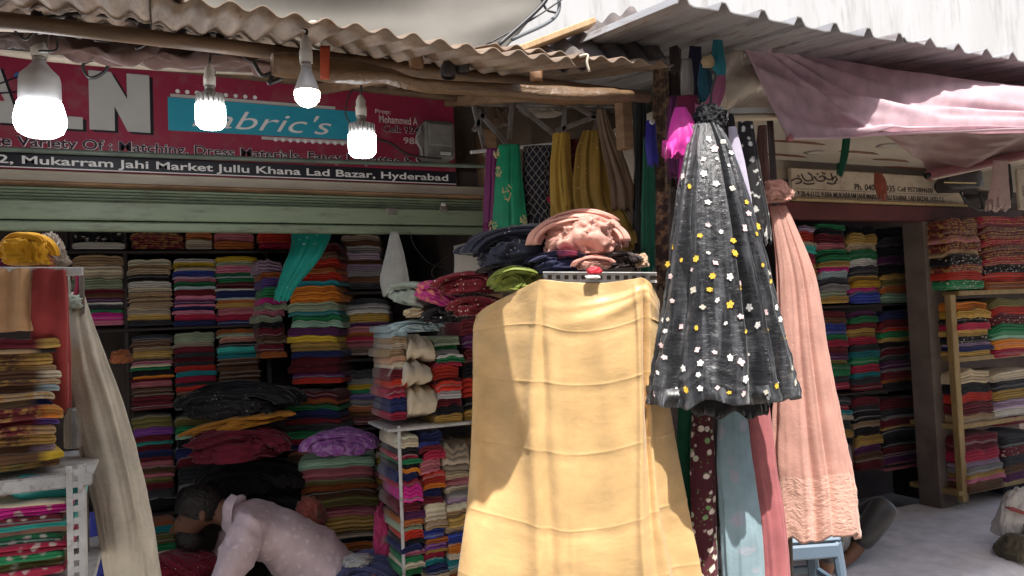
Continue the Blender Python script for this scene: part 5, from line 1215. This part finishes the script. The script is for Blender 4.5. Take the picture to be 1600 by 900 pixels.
for k in range(4):
    th = R(-20)+k*math.pi/2; q = Vector((c.x, c.y+.12, 0)); d1 = Matrix.Rotation(th, 3, 'Z')
    a = q+d1 @ Vector((-.12,-.132, zt-.055)); b = q+d1 @ Vector((.12,-.132, zt-.055)); bar('apron', a, b, .02, .06, M_stool, so, .008)
    a = q+d1 @ Vector((-.13,-.142, zt-.22)); b = q+d1 @ Vector((.13,-.142, zt-.22)); bar('stretcher', a, b, .018, .035, M_stool, so, .006)
# ---------------------------------------------------------------- left rack goods
hang('cream_dupatta', [(110,130,456,2.06),(102,148,506,2.04),(102,170,560,2.03),(108,192,620,2.03),(122,211,690,2.03),(140,226,760,2.03),(154,238,830,2.03),(168,250,930,2.03)], cloth('cream_crepe', (.80,.73,.61), wr=.6, wscale=70, transl=.1), .5, 7, .10, 110, 70, 81, label='long cream crepe dupatta hanging in folds from the left rack', cat='dupatta')
kk = empty('knotted_tie', W(112,470,d=2.04), 'pale green cloth knot tying the cream dupatta to the rack', 'knot')
bundle('knot', W(108,474,d=2.02), (.030,.028,.022), cloth('pale_green_knot', (.44,.50,.42), coord='Object'), 41, parent=kk, crease=.22, nu=36, nv=22); bundle('tail', W(94,482,d=2.02), (.028,.016,.010), cloth('pale_green_knot', (.44,.50,.42)), 42, parent=kk, tilt=R(15), crease=.2, nu=30, nv=16)
tube('cord', [W(106,470,d=2.02), W(108,448,d=2.03), W(106,432,d=2.04), W(112,424,d=2.05)], .006, cloth('pale_green_knot', (.44,.50,.42)), kk, 12, 8); tube('crimson_cord', [W(116,468,d=2.03), W(122,445,d=2.04), W(120,424,d=2.05)], .007, flat('crimson_cord', (.40,.03,.10)), kk, 10, 8)
cc = [[W(-20,421,v=2.12), W(20,420,v=2.11), W(48,420,v=2.11)], [W(-20,470,v=2.10), W(20,470,v=2.10), W(49,470,v=2.10)], [W(-20,520,v=2.09), W(20,518,v=2.09), W(50,516,v=2.09)]]
sheet('hanging_cloth', cc, cloth('pale_orange_cotton', (.70,.42,.22)), lambda s, t: .008*math.sin(s*11+t)+.004*nz(s*5, t*4, 1), 40, 30, None, .006, 'pale orange cloth draped over the left rack bar', 'hanging cloth')
cc = [[W(52,421,v=2.115), W(74,420,v=2.11), W(98,421,v=2.11), W(106,422,v=2.14)], [W(51,490,v=2.10), W(74,490,v=2.09), W(98,490,v=2.09), W(106,492,v=2.12)], [W(52,560,v=2.15), W(76,560,v=2.14), W(98,562,v=2.14), W(106,562,v=2.17)], [W(54,640,v=2.3), W(76,640,v=2.3), W(100,640,v=2.3), W(108,640,v=2.32)]]
sheet('hanging_cloth', cc, cloth('brick_red_cotton', (.36,.05,.05)), lambda s, t: .007*math.sin(s*9+t*2)+.003*nz(s*5, t*4, 1), 36, 40, None, .006, 'brick red cloth draped over the left rack bar', 'hanging cloth')
tag(bar('rack_bar', W(-60,424,v=2.125), W(130,424,v=2.125), .02, .02, M_slotted, None), 'slotted top bar of the left display rack under draped cloth', 'bar')
tag(bundle('cloth_bundle', W(42,396,d=2.02), (.060,.05,.055), cloth('marigold_cotton', (.72,.36,.02), coord='Object', wr=.5), 43, crease=.12, swaths=4), 'marigold yellow cloth bundled on the left rack bar', 'cloth bundle')
tag(bundle('cloth_bundle', W(2,405,d=2.08), (.03,.04,.035), cloth('deep_magenta', (.20,.02,.12), coord='Object'), 44), 'deep magenta cloth beside the marigold bundle at the left edge', 'cloth bundle')
tag(bundle('plastic_bag', W(82,398,d=2.10), (.030,.03,.055), cloth('smoky_plastic', (.42,.34,.26), coord='Object', rough=.25, transl=.3, alpha=.75, spec=.6), 45, tilt=R(-15), crease=.2), 'smoky clear plastic bag hanging right of the marigold bundle', 'plastic bag')
tag(bundle('cloth_bundle', W(66,412,d=2.06), (.026,.03,.022), cloth('brown_red', (.34,.10,.05), coord='Object'), 46), 'brick brown cloth tucked under the marigold bundle', 'cloth bundle')
bt = empty('steel_flask', W(60,772,v=2.1), 'turquoise flask with dark neck lying on the rack under the shelf', 'flask')
qa = (W(134,758,v=2.14)-W(0,762,v=2.10)); L = qa.length; qm = qa.normalized().to_track_quat('Z','Y').to_matrix()
lathe('body', [(.010,L*.99),(.024,L),(.030,L*.97),(.030,L*.88),(.0285,L*.86),(.0285,L*.24),(.022,L*.16),(.018,L*.14)], W(0,762,v=2.10), flat('turquoise_enamel', (.04,.42,.40), .3), bt, 24, tilt=qm)
lathe('base_cap', [(.0305,L*.875),(.0312,L*.90),(.0312,L*.985),(.026,L*1.005)], W(0,762,v=2.10), flat('turquoise_cap', (.10,.55,.55), .35), bt, 24, tilt=qm); lathe('neck', [(.019,L*-.1),(.019,L*.13),(.0195,L*.135)], W(0,762,v=2.10), flat('dark_neck', (.06,.045,.04), .35), bt, 20, tilt=qm); lathe('collar', [(.0215,L*.03),(.0215,L*.09)], W(0,762,v=2.10), flat('copper_ring', (.42,.26,.18), .3), bt, 20, tilt=qm)
hang('blue_cloth', [(140,156,800,2.35),(138,164,850,2.33),(140,172,930,2.32)], cloth('cobalt_cotton', (.03,.04,.26)), .4, 4, .1, 40, 18, 83, label='cobalt blue cloth in the gap behind the cream dupatta', cat='hanging cloth')
tag(bundle('cloth_bundle', W(190,560,d=3.5), (.035,.06,.035), cloth('terracotta', (.50,.17,.07), coord='Object'), 47), 'terracotta cloth poking out beside the brown back stack', 'cloth bundle')
# ---------------------------------------------------------------- loose goods in the left shop
td = cloth('teal_sequin', (.01,.33,.27), 'sequin', (.75,.85,.8), 16, rough=.5)
hang('teal_dupatta', [(456,524,352,3.55),(452,510,385,3.52),(440,492,415,3.50),(432,466,445,3.5),(428,452,470,3.5)], td, .35, 5, .12, 70, 40, 84, label='bright teal sequined dupatta trailing over the tall corner pile', cat='dupatta')
gh = 'loose cloth heaped in the left shop'
def bl(x, y, d, rx, rz, ry, m, seed, lab, **k): return bundle('cloth_bundle', W(x, y, d=d), (rx*d/F, ry, rz*d/F), m, seed, label=lab, cat='cloth bundle', group=gh, swaths=k.pop('swaths', 8 if rx > 26 else 0), **k)
bl(372, 632, 3.62, 80, 34, .16, cloth('black_sequin_net', (.012,.012,.016), 'sequin', (.7,.68,.65), 18, coord='Object', rough=.5), 51, 'black sequined net heaped in front of the back stacks')
bl(374, 662, 3.55, 72, 12, .13, cloth('orange_border', (.55,.24,.03), 'sequin', (.8,.6,.3), 14, coord='Object'), 52, 'orange bordered cloth under the black sequined heap', tilt=R(-8))
bl(372, 698, 3.52, 70, 32, .17, cloth('deep_maroon', (.16,.012,.03), coord='Object', wr=.5), 53, 'deep maroon cloth bundle above the bent man')
bl(400, 752, 3.74, 70, 32, .15, cloth('black_cotton', (.016,.014,.018), coord='Object'), 54, 'black cloth heap behind the bent man')
bl(420, 800, 3.78, 70, 44, .14, cloth('black_cotton', (.016,.014,.018)), 58, 'lower black cloth heap on the floor behind the bent man')
bl(530, 695, 3.50, 50, 24, .11, cloth('purple_crepe', (.26,.08,.32), 'brocade', (.40,.22,.46), 12, coord='Object'), 55, 'purple crepe crumpled on top of the floor pile', crease=.16)
bl(604, 838, 3.45, 20, 44, .10, cloth('pink_green_floral', (.50,.05,.16), 'print', (.03,.22,.10), 6, coord='Object'), 56, 'pink and green floral cloth standing by the rack post')
bl(578, 900, 3.35, 46, 32, .12, cloth('blue_floral', (.10,.11,.24), 'print', (.45,.14,.07), 9, coord='Object'), 57, 'blue floral cloth heaped on the floor right of the bent man')
bl(560, 876, 3.3, 22, 8, .05, cloth('white_floral_edge', (.55,.55,.55), coord='Object'), 59, 'pale cloth edge lying over the blue floral heap')
bl(275, 892, 3.35, 58, 26, .14, cloth('crimson_glitter', (.22,.012,.03), 'sequin', (.8,.6,.5), 20, coord='Object'), 60, 'dark crimson cloth under the hands of the bent man')
bl(482, 815, 3.62, 22, 34, .10, cloth('coral_green', (.45,.13,.10), 'print', (.05,.22,.12), 7, coord='Object'), 61, 'coral and green printed cloth left of the floor pile')

# ================================================================ people
def skin(name, V, E_, mat, parent, root, sub=2):
    """V {key: (pos, radius)}"""
    keys = list(V); me = bpy.data.meshes.new(name)
    me.from_pydata([tuple(V[k][0]) for k in keys], [(keys.index(a), keys.index(b)) for a, b in E_], []); me.update()
    o = bpy.data.objects.new(name, me); scene.collection.objects.link(o)
    md = o.modifiers.new('skin', 'SKIN'); md.use_smooth_shade = True; md.branch_smoothing = .6
    sv = me.skin_vertices[0].data if me.skin_vertices else None
    if sv is None:
        bpy.context.view_layer.objects.active = o
        sv = me.skin_vertices[0].data
    for i, k in enumerate(keys):
        r = V[k][1]; sv[i].radius = (r, r) if not isinstance(r, tuple) else r
        sv[i].use_root = (k == root)
    sd = o.modifiers.new('sub', 'SUBSURF'); sd.levels = sub; sd.render_levels = sub
    bpy.context.view_layer.update()
    m2 = bpy.data.meshes.new_from_object(o.evaluated_get(bpy.context.evaluated_depsgraph_get()))
    scene.collection.objects.unlink(o); bpy.data.objects.remove(o); bpy.data.meshes.remove(me)
    m2.name = name; m2.materials.clear()
    return link(name, m2, parent, None, True, mat)
def chain(*k): return list(zip(k, k[1:]))
M_skin = surf('brown_skin', (.20,.095,.06), (.16,.075,.045), .55, 12, bump=.05)
M_hair = surf('black_hair', (.014,.011,.010), (.03,.022,.02), .5, 40, stretch=(1,1,4), bump=.5)
def hand(V, E_, wrist, d, side, up, pre, s=1.0):
    """palm, four unequal fingers and a thumb from the side of the palm"""
    d = d.normalized(); side = (side - d*side.dot(d)).normalized(); n_ = d.cross(side)
    palm = V[wrist][0]+d*.05*s
    V[pre+'palm'] = (palm, (.026*s, .016*s)); E_.append((wrist, pre+'palm'))
    for i, (off, ln) in enumerate(((-.030,.066),(-.010,.078),(.010,.074),(.028,.058))):
        b = palm+d*.035*s+side*off*s
        V[pre+'f%da' % i] = (b, .0095*s); V[pre+'f%db' % i] = (b+d*ln*.5*s+n_*.006*s, .0085*s); V[pre+'f%dc' % i] = (b+d*ln*.85*s+n_*.024*s, .007*s)
        E_ += [(pre+'palm', pre+'f%da' % i), (pre+'f%da' % i, pre+'f%db' % i), (pre+'f%db' % i, pre+'f%dc' % i)]
    V[pre+'t1'] = (palm-d*.012*s-side*.034*s, .011*s); V[pre+'t2'] = (palm+d*.022*s-side*.056*s+n_*.012*s, .009*s); V[pre+'t3'] = (palm+d*.045*s-side*.058*s+n_*.024*s, .0075*s)
    E_ += [(pre+'palm', pre+'t1'), (pre+'t1', pre+'t2'), (pre+'t2', pre+'t3')]

# --- the man bent over his cloth in the left shop
man = empty('person', W(470,960,d=3.40), 'person in a pale pink printed shirt kneeling and bending over cloth', 'person')
FWh = Vector((math.sin(YAW), math.cos(YAW), 0))
pel = W(500,910,d=3.42); sp1 = W(466,854,d=3.41); ch = W(418,824,d=3.40); ub = W(380,808,d=3.40); nk = W(344,798,d=3.40); hd0 = W(330,796,d=3.40); hd1 = W(308,800,d=3.40); hd2 = W(293,820,d=3.40)
shN = W(388,824,d=3.20); shF = W(380,808,d=3.56); elN = W(362,890,d=3.14); elF = W(352,872,d=3.52); wrN = W(340,932,d=3.16); wrF = W(318,908,d=3.44)
V = {'pel': (pel, .105), 'sp1': (sp1, .09), 'ch': (ch, .095), 'ub': (ub, .075), 'nk': (nk, .058), 'h0': (hd0, .066), 'h1': (hd1, .090), 'h2': (hd2, .070), 'chin': (W(286,846,d=3.40), .042),
     'nose0': (W(272,826,d=3.40), .018), 'nose': (W(265,832,d=3.40), .010),
     'shN': (shN, .062), 'elN': (elN, .042), 'wrN': (wrN, .028), 'shF': (shF, .06), 'elF': (elF, .042), 'wrF': (wrF, .028)}
hipN = pel+FWh*-.10+Vector((0,0,-.03)); hipF = pel+FWh*.10+Vector((0,0,-.03))
knN = W(398,985,d=3.30); knF = W(390,975,d=3.56); knN.z = .25; knF.z = .25
ftN = hipN+R0*.08; ftN.z = .205; ftF = hipF+R0*.08; ftF.z = .205
V.update({'hipN': (hipN, .095), 'knN': (knN, .062), 'anN': (ftN, .040), 'toeN': (ftN+R0*.14+Vector((0,0,-.012)), .028), 'hipF': (hipF, .095), 'knF': (knF, .062), 'anF': (ftF, .040), 'toeF': (ftF+R0*.14+Vector((0,0,-.012)), .028)})
E_ = chain('pel','sp1','ch','ub','nk','h0','h1','h2','chin') + chain('h2','nose0','nose') + chain('ch','shN','elN','wrN') + chain('ch','shF','elF','wrF') + chain('pel','hipN','knN','anN','toeN') + chain('pel','hipF','knF','anF','toeF')
hand(V, E_, 'wrN', W(320,945,d=3.2)-wrN, FWh, UP, 'hn'); hand(V, E_, 'wrF', W(296,925,d=3.42)-wrF, FWh, UP, 'hf')
skin('body', V, E_, M_skin, man, 'pel', 3)
SV = {'pel': (pel+R0*.02, .168), 'sp1': (sp1, .172), 'ch': (ch, .176), 'ub': (ub, .140), 'col': (W(354,800,d=3.40), .086),
      'shN': (shN, .098), 'sl1': (shN.lerp(elN, .55), .084), 'elN': (elN, .074), 'cuN': (elN.lerp(wrN, .75), .047), 'shF': (shF, .085), 'elF': (elF, .060), 'cuF': (elF.lerp(wrF, .75), .047), 'hem': (pel+R0*.10+Vector((0,0,-.08)), .15)}
M_shirt = cloth('pink_leaf_shirt', (.80,.63,.68), 'print', (.83,.70,.74), 26, coord='Object', wr=.7, wscale=11, rough=.8)
so_ = skin('shirt', SV, chain('hem','pel','sp1','ch','ub','col') + chain('ch','shN','sl1','elN','cuN') + chain('ch','shF','elF','cuF'), M_shirt, man, 'pel', 3)
for v in so_.data.vertices:                                     # pulled wrinkles in the shirt
    p = v.co; r_ = 1-abs(nz(p.x*9+p.z*5, p.y*4, p.z*9)); r2 = 1-abs(nz(p.x*16-p.z*9, p.y*7, p.z*6+4)); v.co = p + v.normal*(.013*(r_**3-.4) + .010*(r2**3-.4) + .005*nz(p.x*18, p.y*12, p.z*18))
cb = [[W(362,772,d=3.345), W(350,786,d=3.30), W(348,804,d=3.29), W(352,824,d=3.305)], [W(372,776,d=3.30), W(364,792,d=3.262), W(362,808,d=3.258), W(362,832,d=3.275)]]
sheet('collar', cb, M_shirt, None, 24, 8, so_, .004)
TV = {'pel': (pel, .115), 'hipN': (hipN, .10), 'knN': (knN, .080), 'anN': (ftN, .058), 'hipF': (hipF, .112), 'knF': (knF, .080), 'anF': (ftF, .058)}
skin('trousers', TV, chain('pel','hipN','knN','anN') + chain('pel','hipF','knF','anF'), cloth('dark_trousers', (.05,.045,.05), coord='Object'), man, 'pel')
bundle('hair', W(313,790,d=3.40), (.098,.098,.088), M_hair, 71, parent=man, crease=.05, amp=.06, folds=5, flatb=.35, tilt=R(18))
bundle('beard', W(298,840,d=3.40), (.058,.062,.046), M_hair, 72, parent=man, crease=.05, amp=.08, folds=5, flatb=.9, tilt=R(35))
for dd in (3.325, 3.475):
    bm = bmesh.new(); bmesh.ops.create_uvsphere(bm, u_segments=10, v_segments=8, radius=.009, matrix=Matrix.Translation(W(281,813,d=dd+(.030 if dd < 3.4 else -.030)))); bmo('eye', bm, man, flat('eye_dark', (.10,.08,.07), .3), True)
    bm = bmesh.new(); bmesh.ops.create_uvsphere(bm, u_segments=10, v_segments=8, radius=.022, matrix=Matrix.Translation(W(316,806,d=3.40+(-.090 if dd < 3.4 else .090))) @ Matrix.Diagonal((.7,.5,1.2,1))); bmo('ear', bm, man, M_skin, True)

# --- someone seated behind the peach skirt, one bent leg in view
ssn = empty('person', W(1300,880,d=4.1), 'person seated behind the peach skirt, only a bent leg in dark trousers visible', 'person')
hip = W(1290,838,d=4.25); kn1 = W(1384,790,d=4.0); an1 = W(1330,872,d=3.96); to1 = W(1300,905,d=3.86); to1.z = .16; an1.z = max(an1.z, .19)
kn2 = W(1300,822,d=3.6); an2 = W(1290,892,d=3.62); to2 = W(1282,925,d=3.5)
tor = hip+Vector((0,0,.24))+FWh*.03; che = hip+Vector((0,0,.44))+FWh*.02; nk_ = hip+Vector((0,0,.58))-FWh*.02; hd_ = hip+Vector((0,0,.72))-FWh*.05
shl = che+R0*-.14+Vector((0,0,.05)); shr = che+R0*.14+Vector((0,0,.05)); ell = shl+Vector((0,0,-.24))-FWh*.06; elr = shr+Vector((0,0,-.24))-FWh*.06+R0*-.06; wl_ = ell-FWh*.2+R0*.08; wr_ = elr-FWh*.2-R0*.10
V = {'hip': (hip, .11), 'tor': (tor, .115), 'che': (che, .12), 'nk': (nk_, .052), 'h0': (nk_.lerp(hd_, .6), .07), 'hd': (hd_, .092), 'top': (hd_+Vector((0,0,.07)), .07), 'nose': (hd_-FWh*.105+Vector((0,0,-.01)), .012), 'shl': (shl, .058), 'ell': (ell, .04), 'wl': (wl_, .027), 'shr': (shr, .058), 'elr': (elr, .04), 'wr': (wr_, .027),
     'k1': (kn1, .058), 'a1': (an1, .036), 't1': (to1, .028), 'k2': (kn2, .058), 'a2': (an2, .036), 't2': (to2, .028), 'hp1': (hip+R0*.09, .085), 'hp2': (hip-FWh*.09, .085)}
E_ = chain('hip','tor','che','nk','h0','hd','top') + [('hd','nose')] + chain('che','shl','ell','wl') + chain('che','shr','elr','wr') + chain('hip','hp1','k1','a1','t1') + chain('hip','hp2','k2','a2','t2')
hand(V, E_, 'wl', -FWh*.6+R0*.5, R0, UP, 'hl'); hand(V, E_, 'wr', -FWh*.6-R0*.5, R0, UP, 'hr')
skin('body', V, E_, M_skin, ssn, 'hip')
dj = cloth('dark_denim', (.035,.033,.037), coord='Object', rough=.45, spec=.5, sheen=.4, wr=.6, wscale=14)
skin('trousers', {'hip': (hip, .13), 'hp1': (hip+R0*.09, .105), 'mid': ((hip+R0*.09).lerp(kn1, .6), .088), 'k1': (kn1, .078), 'kb': (kn1.lerp(an1, .12), .078), 'c1': (kn1.lerp(an1, .5), .072), 'a1': (kn1.lerp(an1, .86), .062), 'hp2': (hip-FWh*.09, .105), 'k2': (kn2, .074), 'a2': (kn2.lerp(an2, .85), .055)}, chain('hip','hp1','mid','k1','kb','c1','a1') + chain('hip','hp2','k2','a2'), dj, ssn, 'hip')
skin('shirt', {'tor': (tor, .135), 'che': (che, .14), 'nk': (che.lerp(nk_, .6), .075), 'b': (hip+Vector((0,0,.06)), .135), 'shl': (shl, .075), 'ell': (ell, .058), 'shr': (shr, .075), 'elr': (elr, .058)}, chain('b','tor','che','nk') + chain('che','shl','ell') + chain('che','shr','elr'), cloth('grey_shirt', (.20,.19,.20), coord='Object'), ssn, 'tor')
skin('hair', {'a': (hd_+Vector((0,0,.035))+FWh*.02, .098), 'b': (hd_+Vector((0,0,.08))-FWh*.02, .075)}, chain('a','b'), M_hair, ssn, 'a')
